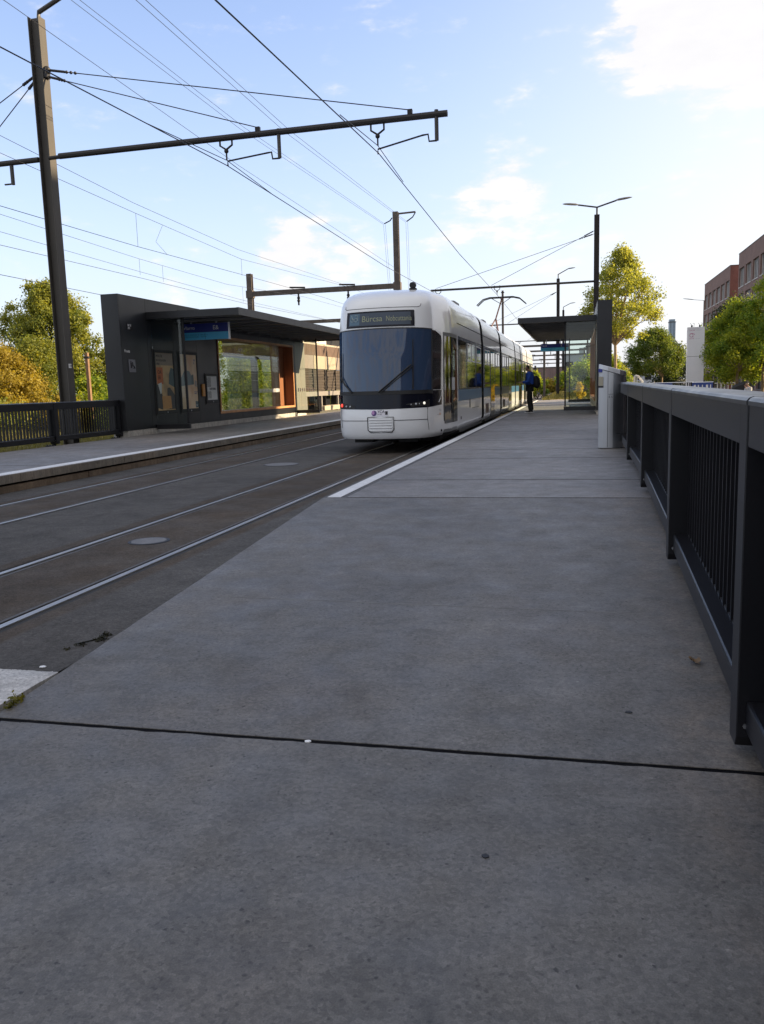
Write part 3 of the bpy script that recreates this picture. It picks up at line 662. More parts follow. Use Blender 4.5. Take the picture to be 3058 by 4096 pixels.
# hanging stop signs
def stop_sign(label, xa, xb, y, za, zb, name_txt, icon):
    t = thing('stop_sign', label, 'sign', (xa, y, zb), 'hanging stop signs'); zm = za+(zb-za)*.46
    MB().box(xa, xb, y, y+.07, zm, zb).build('upper_panel', M_navy, t)
    MB().box(xa, xb, y+.001, y+.069, za, zm).build('lower_panel', M_blue, t)
    MB().box(xb, xb+.025, y-.01, y+.08, za-.01, zb+.02).build('end_frame', M_steel, t)
    for xx in (xa+.25, xb-.4): MB().box(xx, xx+.04, y+.02, y+.05, zb, 3.45).build('hanger', M_steel, t)
    h = zb-za
    text('lettering', name_txt, h*.30, frame_to((xa+h*.08, y-.002, zm+h*.19), (1,0,0), (0,0,1)), M_wht, t, .001)
    text('lettering', icon, h*.36, frame_to((xb-h*1.05, y-.002, zm+h*.15), (1,0,0), (0,0,1)), M_wht, t, .001)
    text('lettering', "GEZ C RONDOV  K  LINUD  K\nTEMZI RAMVRADU   TASTIM", h*.12, frame_to((xa+h*.1, y-.002, za+h*.27), (1,0,0), (0,0,1)), mat('teal_print', (.02,.14,.32), .5), t, .001)
    MB().box(xa+(xb-xa)*.49, xa+(xb-xa)*.495, y-.003, y+.0, za+.01, zm-.01).build('divider', M_navy, t)
    return t
stop_sign('blue hanging stop sign with white lettering under the left shelter canopy', -11.27, -9.83, 23.0, 2.87, 3.33, 'Vlarro', 'E&')
stop_sign('blue hanging stop sign under the right shelter canopy, above the waiting person', -1.72, -.42, 41.5, 2.83, 3.17, 'Vlarro', 'E')
# ------------------------------------------------------------------ the tram
TX, TF = -3.85, 16.45          # centre line, nose
TR = thing('tram', 'white and blue low floor tram with dark windscreen standing at the right platform', 'tram', (TX, TF, 0))
PL = [(0,0),(.3,.025),(.58,.10),(.78,.21),(.90,.34),(.975,.50),(1.03,.74),(1.09,1.08),(1.15,1.48),(1.19,1.85),(1.2,2.75)]
def catmull(P_, k=14):
    out = []
    for i in range(len(P_)-1):
        p0 = Vector(P_[max(i-1,0)]) if i else Vector((-P_[1][0], P_[1][1])); p1 = Vector(P_[i]); p2_ = Vector(P_[i+1]); p3_ = Vector(P_[min(i+2, len(P_)-1)])
        for j in range(k):
            t = j/k; out.append(.5*((2*p1)+(-p0+p2_)*t+(2*p0-5*p1+4*p2_-p3_)*t*t+(-p0+3*p1-3*p2_+p3_)*t**3))
    return out+[Vector(P_[-1])]
PC = catmull(PL); ARC = [0]
for a, b in zip(PC, PC[1:]): ARC.append(ARC[-1]+(b-a).length)
UMAX = ARC[-1]
def plan(u):
    a = min(abs(u), UMAX); return (math.copysign(float(np.interp(a, ARC, [p.x for p in PC])), u), float(np.interp(a, ARC, [p.y for p in PC])))
def u_at_y(y): return float(np.interp(y, [p.y for p in PC], ARC))
ZW = [(.31,.955),(.36,.985),(.5,1.0),(2.45,1.0),(2.75,.985),(3.0,.962),(3.12,.935),(3.22,.885),(3.30,.81),(3.35,.69),(3.375,.5),(3.385,.25),(3.387,0)]
ZF = [(.31,.06),(.36,.02),(.5,-.02),(.75,-.03),(.95,0),(1.25,.03),(2.0,.10),(2.5,.17),(2.9,.26),(3.0,.30),(3.12,.40),(3.22,.56),(3.30,.80),(3.35,1.1),(3.375,1.4),(3.385,1.6),(3.387,1.7)]
def wz(z): return float(np.interp(z, [a for a, b in ZW], [b for a, b in ZW]))
def yf(z): return float(np.interp(z, [a for a, b in ZF], [b for a, b in ZF]))
YEND = 2.75
def S(u, z, off=0.0):
    def raw(u, z):
        x, y = plan(u); t = min(y/YEND, 1)
        return Vector((TX+x*wz(z), TF+yf(z)*(1-t)+y, z))
    p = raw(u, z)
    if off:
        e = .01; du = raw(u+e, z)-raw(u-e, z); dz = raw(u, min(z+e, 3.3))-raw(u, z-e); n = du.cross(dz).normalized()
        p = p+n*off
    return p
us = sorted(set([-a for a in np.linspace(0, UMAX, 56)]+[a for a in np.linspace(0, UMAX, 56)]))
zs_ = [.31,.33,.36,.42,.5,.65,.8,.95,1.1,1.25,1.6,2.0,2.45,2.75,2.9,3.0,3.06,3.12,3.17,3.22,3.26,3.30,3.33,3.35,3.365,3.375,3.382]
cab = MB(); cab.grid([[S(u, z) for u in us] for z in zs_]); cab.add([S(u, 3.382) for u in us], [tuple(range(len(us)))])
cab.build('cab_shell', M_white, TR, smooth=True)
def patch(name, m, u0, u1, z0, z1, off, parent=TR, nu=24, nz=8, zt=None, zb=None, smooth=True, thick=.01):
    mb = MB(); rows = []
    for j in range(nz+1):
        r_ = []
        for i in range(nu+1):
            u = u0+(u1-u0)*i/nu; a = zb(u) if zb else z0; b = zt(u) if zt else z1
            r_.append(S(u, a+(b-a)*j/nz, off))
        rows.append(r_)
    mb.grid(rows)
    # rim back to the shell
    lo = [(u0+(u1-u0)*i/nu) for i in range(nu+1)]
    for fn in ((lambda u: zb(u) if zb else z0), (lambda u: zt(u) if zt else z1)): mb.grid([[S(u, fn(u), off) for u in lo], [S(u, fn(u), off-thick) for u in lo]])
    for u in (u0, u1):
        a = zb(u) if zb else z0; b = zt(u) if zt else z1
        mb.grid([[S(u, a+(b-a)*j/nz, off) for j in range(nz+1)], [S(u, a+(b-a)*j/nz, off-thick) for j in range(nz+1)]])
    return mb.build(name, m, parent, smooth=smooth)
M_bband = mat('gloss_black', (.006,.007,.014), .12, var=0, spec=.25)
UP = 1.13        # windscreen meets the pillar here
patch('front_band', M_bband, -UP-.25, 1.72, .93, 1.26, .004, nu=50, zb=lambda u: .905+.02*abs(u) if u < 1.0 else .925+.05*(u-1.0), zt=lambda u: 1.262)
ws = patch('windscreen', M_screen, -UP, UP, 1.262, 2.50, .006, nu=40, nz=14, zt=lambda u: 2.50-.02*u*u)
patch('screen_seal', M_black, -UP-.03, UP+.05, 1.20, 1.275, .012, nu=40)
patch('screen_seal', M_black, -UP-.04, UP+.05, 2.45, 2.515, .004, nu=40, zb=lambda u: 2.44-.02*u*u, zt=lambda u: 2.525-.02*u*u)
patch('windscreen_pillar', M_black, UP, UP+.05, 1.262, 2.48, .008, nu=4)
patch('windscreen_pillar', M_black, -UP-.05, -UP, 1.262, 2.48, .008, nu=4)
for sgn in (1, -1):
    patch('cab_window', M_glassd, sgn*(UP+.05), sgn*1.78, 1.275, 2.44, .005, nu=14, zt=lambda u: 2.47-.28*max(0, abs(u)-1.3)**1.15 if abs(u) < 1.70 else 2.36-2.0*(abs(u)-1.70)*.9)
# cab interior hints behind the screen are dark: dash and seat back read through reflections only
dp = patch('destination_display', M_bband, -.78, .70, 2.545, 2.865, .008, nu=24)
patch('display_panel', mat('led_panel', (.035,.055,.085), .35, var=.05, vscale=30), -.70, .62, 2.58, 2.83, .012, parent=dp)
patch('pictogram_panel', mat('led_blue', (.07,.14,.20), .35, var=.05), -.69, -.45, 2.595, 2.82, .0145, parent=dp, nu=6)
def surf_text(body, size, u, z, m, parent, off=.02, sx=1.0):
    cu = bpy.data.curves.new('t', 'FONT'); cu.body = body; cu.size = size
    t = bpy.data.objects.new('t', cu); COL.objects.link(t); dg = bpy.context.evaluated_depsgraph_get(); dg.update()
    me = bpy.data.meshes.new_from_object(t.evaluated_get(dg)); bpy.data.objects.remove(t); bpy.data.curves.remove(cu)
    for vv in me.vertices: vv.co = S(u+vv.co.x*sx, z+vv.co.y, off)     # lettering follows the curved nose
    me.materials.clear(); me.materials.append(m); o = bpy.data.objects.new('lettering', me); COL.objects.link(o); attach(o, parent); return o
M_led = mat('led_text', (.30,.32,.20), .5, var=0)
surf_text("Bürcsa", .165, -.40, 2.655, M_led, dp, .016); surf_text("Nobcuttania", .150, .115, 2.655, M_led, dp, .016, sx=.70)
pg = MB()
for du, dz_ in ((-.62, 2.66), (-.53, 2.66)):
    pts = [S(du+.035*math.cos(a), dz_+.04+.035*math.sin(a), .02) for a in np.linspace(0, 2*math.pi, 12)]; pg.tube(pts, .005, 5)
pg.tube([S(-.64,2.79,.02), S(-.60,2.70,.02)], .006, 5); pg.tube([S(-.56,2.79,.02), S(-.50,2.79,.02), S(-.49,2.69,.02)], .006, 5)
pg.build('pictogram', mat('led_pale', (.35,.42,.42), .5), dp)
# panel seams
M_seam = mat('panel_seam', (.02,.02,.022), .8, spec=.1)
def seam(pts, parent=TR, w=.006, name='panel_seam'): MB().tube([S(u, z, .001) for u, z in pts], w, 5).build(name, M_seam, parent)
seam([(-.86, 2.99), (-.86, 2.945)]+[(u, 2.925) for u in np.linspace(-.82, .78, 24)]+[(.84, 2.945), (.86, 2.99)])
seam([(u, .685) for u in np.linspace(-1.0, -.27, 14)]); seam([(u, .685) for u in np.linspace(.27, 1.0, 14)])
seam([(-1.0, .91), (-1.0, .685), (-.97, .55), (-.90, .32)]); seam([(1.0, .92), (1.0, .685), (1.03, .5), (1.07, .32)])
# grille, logo, lamps, wipers
gr = patch('grille', M_white, -.25, .25, .45, .745, .012, nu=12, nz=6, thick=.03, zb=lambda u: .455 if abs(u) < .2 else .455+.06*(abs(u)-.2)/.05)
for k in range(5): MB().tube([S(u, .49+.053*k, .016) for u in np.linspace(-.23, .23, 10)], .011, 6).build('grille_slat', M_whitem, gr)
MB().tube([S(u, z, .006) for u, z in [(-.27,.75),(.27,.75),(.27,.5),(.22,.445),(-.22,.445),(-.27,.5),(-.27,.75)]], .008, 5).build('grille_gap', M_seam, gr)
lg = patch('logo_plate', mat('logo_white', (.74,.72,.78), .4), -.20, .16, .775, .89, .005, nu=8)
rows = [[S(-.13+.055*math.cos(a)*k, .833+.055*math.sin(a)*k, .009) for k in (.02, 1)] for a in np.linspace(0, 2*math.pi, 24)]
MB().grid(rows).build('logo_disc', mat('logo_violet', (.07,.03,.16), .4), lg)
rows = [[S(-.15+.03*math.cos(a)*k, .845+.04*math.sin(a)*k, .011) for k in (.02, 1)] for a in np.linspace(0, 2*math.pi, 16)]
MB().grid(rows).build('logo_flash', mat('logo_pink', (.42,.22,.45), .4), lg)
surf_text("YCA", .075, -.06, .838, M_ink, lg, .012); surf_text("borvegg", .028, -.06, .805, M_ink, lg, .012)
patch('logo_block', M_ink, .10, .15, .80, .87, .009, parent=lg, nu=2, nz=2)
def lamp(u, z, r, m, name, parent, glow=None):
    rim = MB(); c = S(u, z, .008); n = (S(u, z, .1)-S(u, z, 0)).normalized()
    rim.tube([c-n*.01, c+n*.006], r*1.25, 18); o = rim.build(name, M_dark, parent)
    MB().ball(tuple(c+n*.004), r*.95, r*.95, r*.95, 14, 8).build('lens', m, o, smooth=True)
M_lamp = mat('lamp_white', (.8,.78,.7), .15, var=0, emit=(1,.93,.78), emit_s=.35)
M_red = mat('lamp_red', (.7,.03,.02), .15, var=0, emit=(1,.08,.05), emit_s=.5)
M_lens = mat('lamp_lens', (.45,.47,.5), .1, var=0, metal=.3)
M_redoff = mat('lamp_red_off', (.22,.02,.03), .2, var=0)
lr = patch('lamp_housing', M_black, .52, 1.06, .945, 1.06, .008, nu=16, nz=4, zb=lambda u: .945+.04*(1 if u < .6 else 0), zt=lambda u: 1.0+.07*(u-.52)/.5)
lamp(.90, 1.01, .030, M_lamp, 'headlight', lr); lamp(.72, .995, .026, M_lens, 'headlight', lr); lamp(.62, .99, .014, M_lens, 'headlight', lr); lamp(.79, 1.0, .014, M_lens, 'headlight', lr)
l2 = patch('lamp_housing', M_black, -1.18, -.56, .93, 1.06, .008, nu=16, nz=4, zt=lambda u: .99+.09*(-u-.56)/.6)
lamp(-.93, .995, .038, M_red, 'tail_light', l2); lamp(-.78, .975, .024, M_lens, 'headlight', l2); lamp(-.67, .97, .024, M_lens, 'headlight', l2); lamp(-1.08, 1.16, .024, M_redoff, 'tail_light', TR)
w_ = MB(); w_.tube([S(-.03,1.25,.03), S(.16,1.40,.04), S(.62,1.78,.04)], .016, 6); w_.tube([S(.02,1.24,.045), S(.64,1.74,.05)], .010, 6)
w1 = w_.build('wiper', M_black, TR); MB().tube([S(.655,1.30,.03), S(.655,2.28,.025)], [.016,.008], 6).build('wiper_blade', M_black, w1)
w_ = MB(); w_.tube([S(-.62,1.25,.03), S(-.80,1.42,.04), S(-.93,1.58,.04)], .015, 6); w2 = w_.build('wiper', M_black, TR)
MB().tube([S(-.935,1.45,.03), S(-.915,2.05,.025)], [.012,.006], 6).build('wiper_blade', M_black, w2)
# roof beacon
bc = MB(); bc.box(TX+.42, TX+.56, 17.6, 17.75, 3.33, 3.38); bo = bc.build('roof_horn', M_black, TR)
bb = MB(); rows = [[(TX+.49+.075*math.cos(a)*k, 17.6+(.06 if k == 1 else -.02), 3.44+.07*math.sin(a)*k) for k in (0, .8, 1)] for a in np.linspace(0, 2*math.pi, 25)]
bb.grid(rows); bb.build('horn_cover', M_dark, bo)
# door beside the cab
def side_patch(name, m, ya, yb, z0, z1, off, parent=TR, sgn=1, nu=8): return patch(name, m, sgn*u_at_y(ya-TF), sgn*u_at_y(yb-TF), z0, z1, off, parent, nu=nu, nz=6, smooth=False)
M_dleaf = mat('door_frame_grey', (.10,.105,.11), .4, metal=.3)
for sgn in (1, -1):
    d_ = side_patch('door', M_dleaf, 17.60, 19.0, .36, 2.46, .006, sgn=sgn)
    for a, b in ((17.66, 18.27), (18.33, 18.94)): side_patch('door_pane', M_glassd, a, b, .55, 2.38, .010, d_, sgn)
    for yy in (18.22, 18.38): MB().tube([S(sgn*u_at_y(yy-TF), z, .03) for z in (1.25, 1.52)], .013, 6).build('door_handle', M_whitem, d_)
    side_patch('door_sill', M_dark, 17.60, 19.0, .30, .36, .004, d_, sgn)
# side writing on the cab flank
MB().tube([S(1.50,1.01,.012), S(1.62,1.10,.012), S(1.70,1.22,.012)], .006, 5).build('swoosh', M_white, TR)
surf_text("YT-9", .07, 1.50, .82, M_dark, TR, .012); surf_text("www.lumenti.rn", .035, 1.42, .75, M_dark, TR, .012)
MB().box(-2.745,-2.735,17.05,17.09,.755,.80).build('side_marker', mat('amber_lens', (.6,.22,.04), .3), TR)
MB().ball(tuple(S(1.68,.42,.0)), .028).build('coupling_plug', M_black, TR)
# body modules
MODS = [(19.2, 24.02), (24.62, 29.95), (30.62, 37.22), (37.75, 41.0), (41.55, 46.2), (46.8, 52.4)]
prof = [(z, 1.2*w) for z, w in ZW]
M_bstripe = mat('tram_blue_stripe', (.045,.14,.27), .3, var=.02, spec=.3)
M_bandblue = mat('tram_band', (.025,.04,.09), .25, var=.04, spec=.35)
for i, (ya, yb) in enumerate(MODS):
    loop = [(TX+x, z) for z, x in prof]+[(TX-x, z) for z, x in reversed(prof[:-1])]
    mb = MB()
    rows = [[(x, y, z) for x, z in loop] for y in (ya, yb)]
    mb.grid(rows); k = len(loop); mb.add(rows[0], [tuple(range(k))]); mb.add(rows[1], [tuple(range(k))])
    md = mb.build('body_module', M_white, TR, smooth=True)
    for sgn in (1, -1):
        X0 = TX+sgn*1.2
        def bx(name, m, a, b, z0, z1, t, par=md): return MB().box(X0-sgn*.01, X0+sgn*t, a, b, z0, z1).build(name, m, par)
        bx('window_band', M_bandblue, ya+.02, yb-.02, 1.04, 2.455, .003)
        bx('stripe', M_bstripe, ya+.01, yb-.01, .985, 1.24, .005)
        # windows and doors along the module
        L_ = yb-ya
        if i == 0: items = [('w',.10,1.42),('w',1.62,3.35),('w',3.50,4.72)]
        elif i in (1, 3): items = [('w',.25,1.75),('d',1.95,3.25)]+([('w',3.5,5.1)] if L_ > 4.5 else [])
        elif i == 2: items = [('w',.2,1.9),('w',2.1,3.0),('d',3.2,4.6),('w',4.8,6.4)]
        else: items = [('w',.2,1.7),('d',1.9,3.2),('w',3.4,L_-.15)]
        for kd, a, b in items:
            if kd == 'w':
                w = bx('window', M_glassd, ya+a, ya+b, 1.28, 2.38, .007)
                n_ = max(1, round((b-a)/.85))
                if not (i == 0 and a < .5):
                    for q in range(n_):
                        A = ya+a+(b-a)*q/n_+.06; B = ya+a+(b-a)*(q+1)/n_-.06
                        fr = MB()
                        for (p0, p1, q0, q1) in ((A,B,2.33,2.36),(A,B,1.92,1.95),(A,A+.03,1.95,2.33),(B-.03,B,1.95,2.33)): fr.box(X0+sgn*.006, X0+sgn*.013, p0, p1, q0, q1)
                        fr.build('vent_frame', M_whitem, w)
            else:
                d_ = bx('door', M_dleaf, ya+a, ya+b, .36, 2.44, .008)
                h = (b-a)/2
                for q in (0, 1): MB().box(X0+sgn*.007, X0+sgn*.012, ya+a+q*h+.06, ya+a+(q+1)*h-.06, .52, 2.36).build('door_pane', M_glassd, d_)
        sm = MB(); sm.tube([(TX+sgn*(1.2*wz(2.74)+.001), ya+.02, 2.74), (TX+sgn*(1.2*wz(2.74)+.001), yb-.02, 2.74)], .008, 5); sm.build('panel_seam', M_seam, md)
        bx('skirt', M_dark, ya+.05, yb-.05, .26, .335, .002)
        if i in (1, 2): bx('vent_panel', mat('vent_brown', (.10,.06,.045), .6), ya+.5, ya+1.3, .50, .78, .006)
        if i == 0:
            bx('service_flap', M_seam, ya+2.55, ya+4.1, .748, .756, .005)
            bx('pictogram', M_dark, ya+2.05, ya+2.2, .78, 1.0, .005); bx('pictogram', M_dark, ya+.35, ya+.5, .55, .62, .005)
    rf = MB(); rf.box(TX-.7, TX+.55, ya+1.2, yb-.9, 3.34, 3.44) ; rf.build('roof_unit', M_whitem, md, bevel=.04)
    if i in (0, 1):
        MB().box(TX+.55, TX+.85, ya+2.2+1.2*i, ya+3.0+1.2*i, 3.30, 3.46).build('roof_vent', mat('roof_vent_grey', (.20,.19,.18), .6), md, bevel=.05)
for (a0, a), (b, b1) in zip(MODS, MODS[1:]):
    mb = MB()
    n_ = 5
    for q in range(n_):
        y0 = a+(b-a)*q/n_; y1 = a+(b-a)*(q+1)/n_; ym = (y0+y1)/2
        pr2 = [(max(z, .4), x*.998) for z, x in prof]; l2_ = [(TX+x, z-.01) for z, x in pr2]+[(TX-x, z-.01) for z, x in reversed(pr2[:-1])]
        l4_ = [(TX+(x-TX)*.975, z-.012) for x, z in l2_]
        mb.grid([[(x, y, z) for x, z in lo_] for y, lo_ in ((y0, l2_), (y0+(y1-y0)*.25, l2_), (ym, l4_), (y0+(y1-y0)*.75, l2_), (y1, l2_))])
    mb.build('gangway_bellows', mat('bellows_rubber', (.006,.006,.007), .9, spec=.05), TR)
uf = MB(); uf.box(TX-.9, TX+.9, 18.3, 52, .16, .33); uf.box(TX-.75, TX-.35, 17.2, 17.6, .2, .32); uf.box(TX+.2, TX+.6, 17.2, 17.6, .2, .315)
uf.build('underframe', M_black, TR)
for yy in (20.2, 22.2, 27.0, 33.0, 35.0, 39.4):
    for sx in (-.5, .5): MB().tube([(TX+sx-.06, yy, .31), (TX+sx+.06, yy, .31)], .305, 20).build('wheel', M_dark, TR)
# pantograph
py = 33.5
pa = MB(); pa.tube([(TX+.75,py+.9,3.4),(TX+.55,py+2.2,3.95),(TX+.55,py+2.2,4.0)], .035, 6); pa.tube([(TX+.35,py+.9,3.4),(TX+.5,py+2.2,3.98)], .03, 6)
pa.tube([(TX+.52,py+2.2,3.98),(TX+.95,py+.2,4.6),(TX+.95,py+.15,4.66)], .03, 6)
po = pa.build('pantograph', mat('pantograph_red', (.10,.045,.035), .6), TR)
hd = MB()
for dy in (0, .35): hd.tube([(TX+.95-.95,py+dy,4.40),(TX+.95-.7,py+dy,4.62),(TX+.95-.45,py+dy,4.68),(TX+.95+.45,py+dy,4.68),(TX+.95+.7,py+dy,4.62),(TX+.95+.95,py+dy,4.40)], .022, 6)
hd.tube([(TX+.55,py,4.66),(TX+.95,py+.15,4.42),(TX+1.35,py,4.66)], .014, 5); hd.build('collector_head', M_dark, po)

# ------------------------------------------------------------------ people
def skin_mesh(name, pts, edges, rad, m, parent, sub=1):
    me = bpy.data.meshes.new(name); me.from_pydata(pts, edges, []); o = bpy.data.objects.new(name, me); COL.objects.link(o)
    sk = o.modifiers.new('skin', 'SKIN'); sv_ = me.skin_vertices[0].data
    for i, r_ in enumerate(rad):
        sv_[i].radius = (r_, r_) if isinstance(r_, (int, float)) else r_; sv_[i].use_root = (i == 0)
    if sub: s_ = o.modifiers.new('sub', 'SUBSURF'); s_.levels = sub; s_.render_levels = sub
    dg = bpy.context.evaluated_depsgraph_get(); dg.update(); m2 = bpy.data.meshes.new_from_object(o.evaluated_get(dg)); bpy.data.objects.remove(o)
    for p in m2.polygons: p.use_smooth = True
    m2.materials.clear(); m2.materials.append(m); o = bpy.data.objects.new(name, m2); COL.objects.link(o)
    if parent: attach(o, parent)
    return o
M_skin = mat('skin', (.36,.20,.13), .55, var=.05)
M_hair = mat('hair_dark', (.018,.013,.010), .55, var=.2, vscale=30)
def person(label, loc, yaw, jacket, trousers, arms, head_tilt=.10, lean=0.0, cat='person'):
    """local frame: +x forward, +y to the figure's left; arms: two (elbow, wrist, hand direction)."""
    t = thing('person', label, cat, loc); c, s = math.cos(yaw), math.sin(yaw)
    G = lambda p: (loc[0]+c*p[0]-s*p[1], loc[1]+s*p[0]+c*p[1], loc[2]+p[2])
    sh = [(-.01+lean, .19, 1.43), (-.01+lean, -.19, 1.43)]
    hip = [(0, .09, .92), (0, -.09, .92)]; knee = [(.04, .10, .50), (-.02, -.10, .50)]; ank = [(-.02, .11, .08), (-.08, -.11, .08)]
    ht = (.035+head_tilt+lean, 0, 1.62)
    # body: one continuous skinned figure, hands with five fingers
    pts = [(0,0,.98), (.0,0,1.15), (lean*.6,0,1.32), (lean,0,1.46), (.02+lean,0,1.52), (.05+lean+head_tilt*.6,0,1.585), ht, (ht[0]-.005,0,1.70)]
    rad = [.13,.12,.125,.09,.055,.062,.078,.060]; E = [(i, i+1) for i in range(7)]
    for k in (0, 1):
        i = len(pts); el, wr, hd_ = arms[k]
        pts += [sh[k], el, wr]; rad += [.055,.042,.030]; E += [(3, i), (i, i+1), (i+1, i+2)]
        d = Vector(hd_).normalized(); side = d.cross(Vector((0,0,1))).normalized(); w = Vector(wr); pm_ = w+d*.075
        j = len(pts); pts.append(tuple(pm_)); rad.append(.028); E.append((i+2, j))
        for f, (o_, ln_) in enumerate(((-.030,.065),(-.010,.078),(.010,.072),(.030,.055))):
            a = len(pts); b0 = pm_+side*o_+d*.02; cur = d*ln_*.6; tip = b0+cur+Vector((0,0,-.4))*ln_*.4+d*ln_*.25
            pts += [tuple(b0), tuple(b0+cur), tuple(tip)]; rad += [.009,.0085,.007]; E += [(j, a), (a, a+1), (a+1, a+2)]
        a = len(pts); th = w+d*.03+side*(.035 if k else -.035); pts += [tuple(th), tuple(th+d*.05+side*(.02 if k else -.02))]; rad += [.011,.009]; E += [(i+2, a), (a, a+1)]
        i = len(pts); pts += [hip[k], knee[k], ank[k]]; rad += [.085,.058,.042]; E += [(0, i), (i, i+1), (i+1, i+2)]
    skin_mesh('body', [G(p) for p in pts], E, rad, M_skin, t)
    fc = MB(); fx = ht[0]
    nose = MB().ball(G((fx+.085, 0, 1.605)), .016, .014, .02, 8, 6); nose.build('nose', M_skin, t, smooth=True)
    for k in (-1, 1):
        MB().ball(G((fx+.068, k*.032, 1.635)), .010, .010, .008, 8, 6).build('eye', M_black, t, smooth=True)
        MB().ball(G((fx-.005, k*.078, 1.615)), .02, .012, .032, 8, 6).build('ear', M_skin, t, smooth=True)
    MB().ball(G((fx+.070, 0, 1.568)), .012, .022, .005, 8, 6).build('mouth', mat('lips', (.22,.09,.07), .5), t)
    hr = skin_mesh('hair', [G((fx-.025,0,1.66)), G((fx-.05,0,1.58)), G((fx+.035,0,1.705)), G((fx-.01,.03,1.70)), G((fx-.01,-.03,1.70))], [(0,1),(0,2),(0,3),(0,4)], [.084,.062,.05,.062,.062], M_hair, t)
    # jacket and trousers
    P2 = [(0,0,.96), (-.0,0,1.08), (lean*.5,0,1.25), (lean,0,1.40), (.0+lean,0,1.49)]; r2_ = [(.195,.18),(.195,.175),(.20,.18),(.19,.15),.09]; E2 = [(0,1),(1,2),(2,3),(3,4)]
    for k in (0, 1):
        i = len(P2); el, wr, hd_ = arms[k]; w2_ = Vector(wr)-(Vector(wr)-Vector(el)).normalized()*.03
        P2 += [sh[k], el, tuple(w2_)]; r2_ += [.088,.070,.056]; E2 += [(3, i), (i, i+1), (i+1, i+2)]
    skin_mesh('jacket', [G(p) for p in P2], E2, r2_, jacket, t)
    P3 = [(0,0,.95)]; r3 = [(.14,.135)]; E3 = []
    for k in (0, 1):
        i = len(P3); P3 += [hip[k], knee[k], (ank[k][0], ank[k][1], .07)]; r3 += [.105,.078,.066]; E3 += [(0, i), (i, i+1), (i+1, i+2)]
    skin_mesh('trousers', [G(p) for p in P3], E3, r3, trousers, t)
    for k in (0, 1):
        a = ank[k]; so = skin_mesh('shoe', [G((a[0]-.04,a[1],.055)), G((a[0]+.08,a[1],.045)), G((a[0]+.17,a[1],.035))], [(0,1),(1,2)], [(.05,.045),(.048,.035),(.04,.025)], M_black, t)
        q0 = G((a[0]-.08,a[1]-.04,0)); q1 = G((a[0]+.2,a[1]+.04,.018))
        MB().box(q0[0],q1[0],q0[1],q1[1],loc[2]+.0,loc[2]+.02).build('sole', M_wht, so)
    return t, G
PX, PY = -1.70, 31.5
jk = mat('blue_jacket', (.016,.075,.38), .75, var=.12, vscale=8, bump=.3, bscale=25)
pt, G = person('man in a blue jacket and black trousers waiting at the platform edge', (PX, PY, ZP+.004), math.pi, jk, mat('black_cloth', (.010,.010,.012), .85),
          [((.04,.25,1.13), (.30,.17,1.11), (1,-.15,.05)), ((.03,-.25,1.13), (.27,-.15,1.12), (1,.15,.05))], .055)
bp_ = thing('backpack', 'black rounded backpack worn by the man in the blue jacket', 'backpack', G((-.24,0,1.1)))
skin_mesh('bag', [G((-.19,0,1.36)), G((-.24,0,1.18)), G((-.26,0,1.0)), G((-.21,0,.88))], [(0,1),(1,2),(2,3)], [(.13,.09),(.16,.15),(.17,.17),(.13,.11)], mat('backpack_cloth', (.010,.010,.013), .7, bump=.3, bscale=30), bp_)
for k in (-1, 1): MB().tube([G((-.17,k*.13,1.42)), G((0,k*.15,1.505)), G((.13,k*.15,1.40)), G((.14,k*.16,1.2)), G((-.1,k*.17,1.0))], .017, 6).build('strap', MATS['backpack_cloth'], bp_)
ph = thing('phone', 'small dark phone held by the man in the blue jacket', 'phone', G((.43,0,1.16)))
MB().box(*sum([[a-d, a+d] for a, d in zip(G((.42,.06,1.165)), (.07,.036,.006))], [])).build('phone_body', M_black, ph)
wj = mat('pale_jacket', (.42,.42,.42), .85, var=.1, vscale=10)
person('person in a pale grey jacket with a hand raised to the face', (8.57, 46.5, -.67), R(200), wj, mat('grey_trousers', (.06,.06,.07), .85),
       [((.06,.27,1.15), (.20,.12,1.46), (.2,-.6,.8)), ((.05,-.27,1.14), (.26,-.05,1.05), (.9,.5,0))], .05)
# ------------------------------------------------------------------ ticket validator on the right platform
VX, VY = .34, 14.05
v = thing('ticket_validator', 'slanted top stainless steel ticket machine standing beside the charcoal railing', 'ticket machine', (VX+.2, VY, ZP))
zb_ = ZP+.012
foot = [(VX,VY+.03),(VX+.06,VY-.01),(VX+.14,VY-.025),(VX+.225,VY-.02),(VX+.33,VY-.01),(VX+.385,VY+.02),(VX+.43,VY+.08),(VX+.43,VY+.40),(VX+.02,VY+.40),(VX,VY+.2)]
def ztop(x): return 1.585-(x-VX)*.30
def shell(ids, name, m, d=0.0):
    mb = MB(); mb.grid([[(foot[i][0], foot[i][1]-d, zb_) for i in ids], [(foot[i][0], foot[i][1]-d, ztop(foot[i][0])-.05) for i in ids]]); return mb.build(name, m, v, smooth=True)
M_vw = mat('satin_steel', (.40,.405,.42), .38, metal=.9, var=.06, vscale=3, streak=.08)
M_vd = mat('mirror_steel', (.26,.27,.29), .30, metal=1.0, var=.08, vscale=2, streak=.15)
shell([9,0,1,2,3], 'front_shell', M_vw); shell([3,4,5], 'side_shell', M_vd); shell([5,6,7,8,9], 'rear_shell', M_steel)
MB().add([(x, y, ztop(x)-.055) for x, y in foot], [tuple(range(len(foot)))]).build('inner_lid', M_dark, v)
cap = MB(); lo = [(VX+(x-VX)*1.0-.004, y-.008, ztop(x)-.048) for x, y in foot]; hi = [(x, y, ztop(x)+.035) for x, y in foot]; k = len(foot)
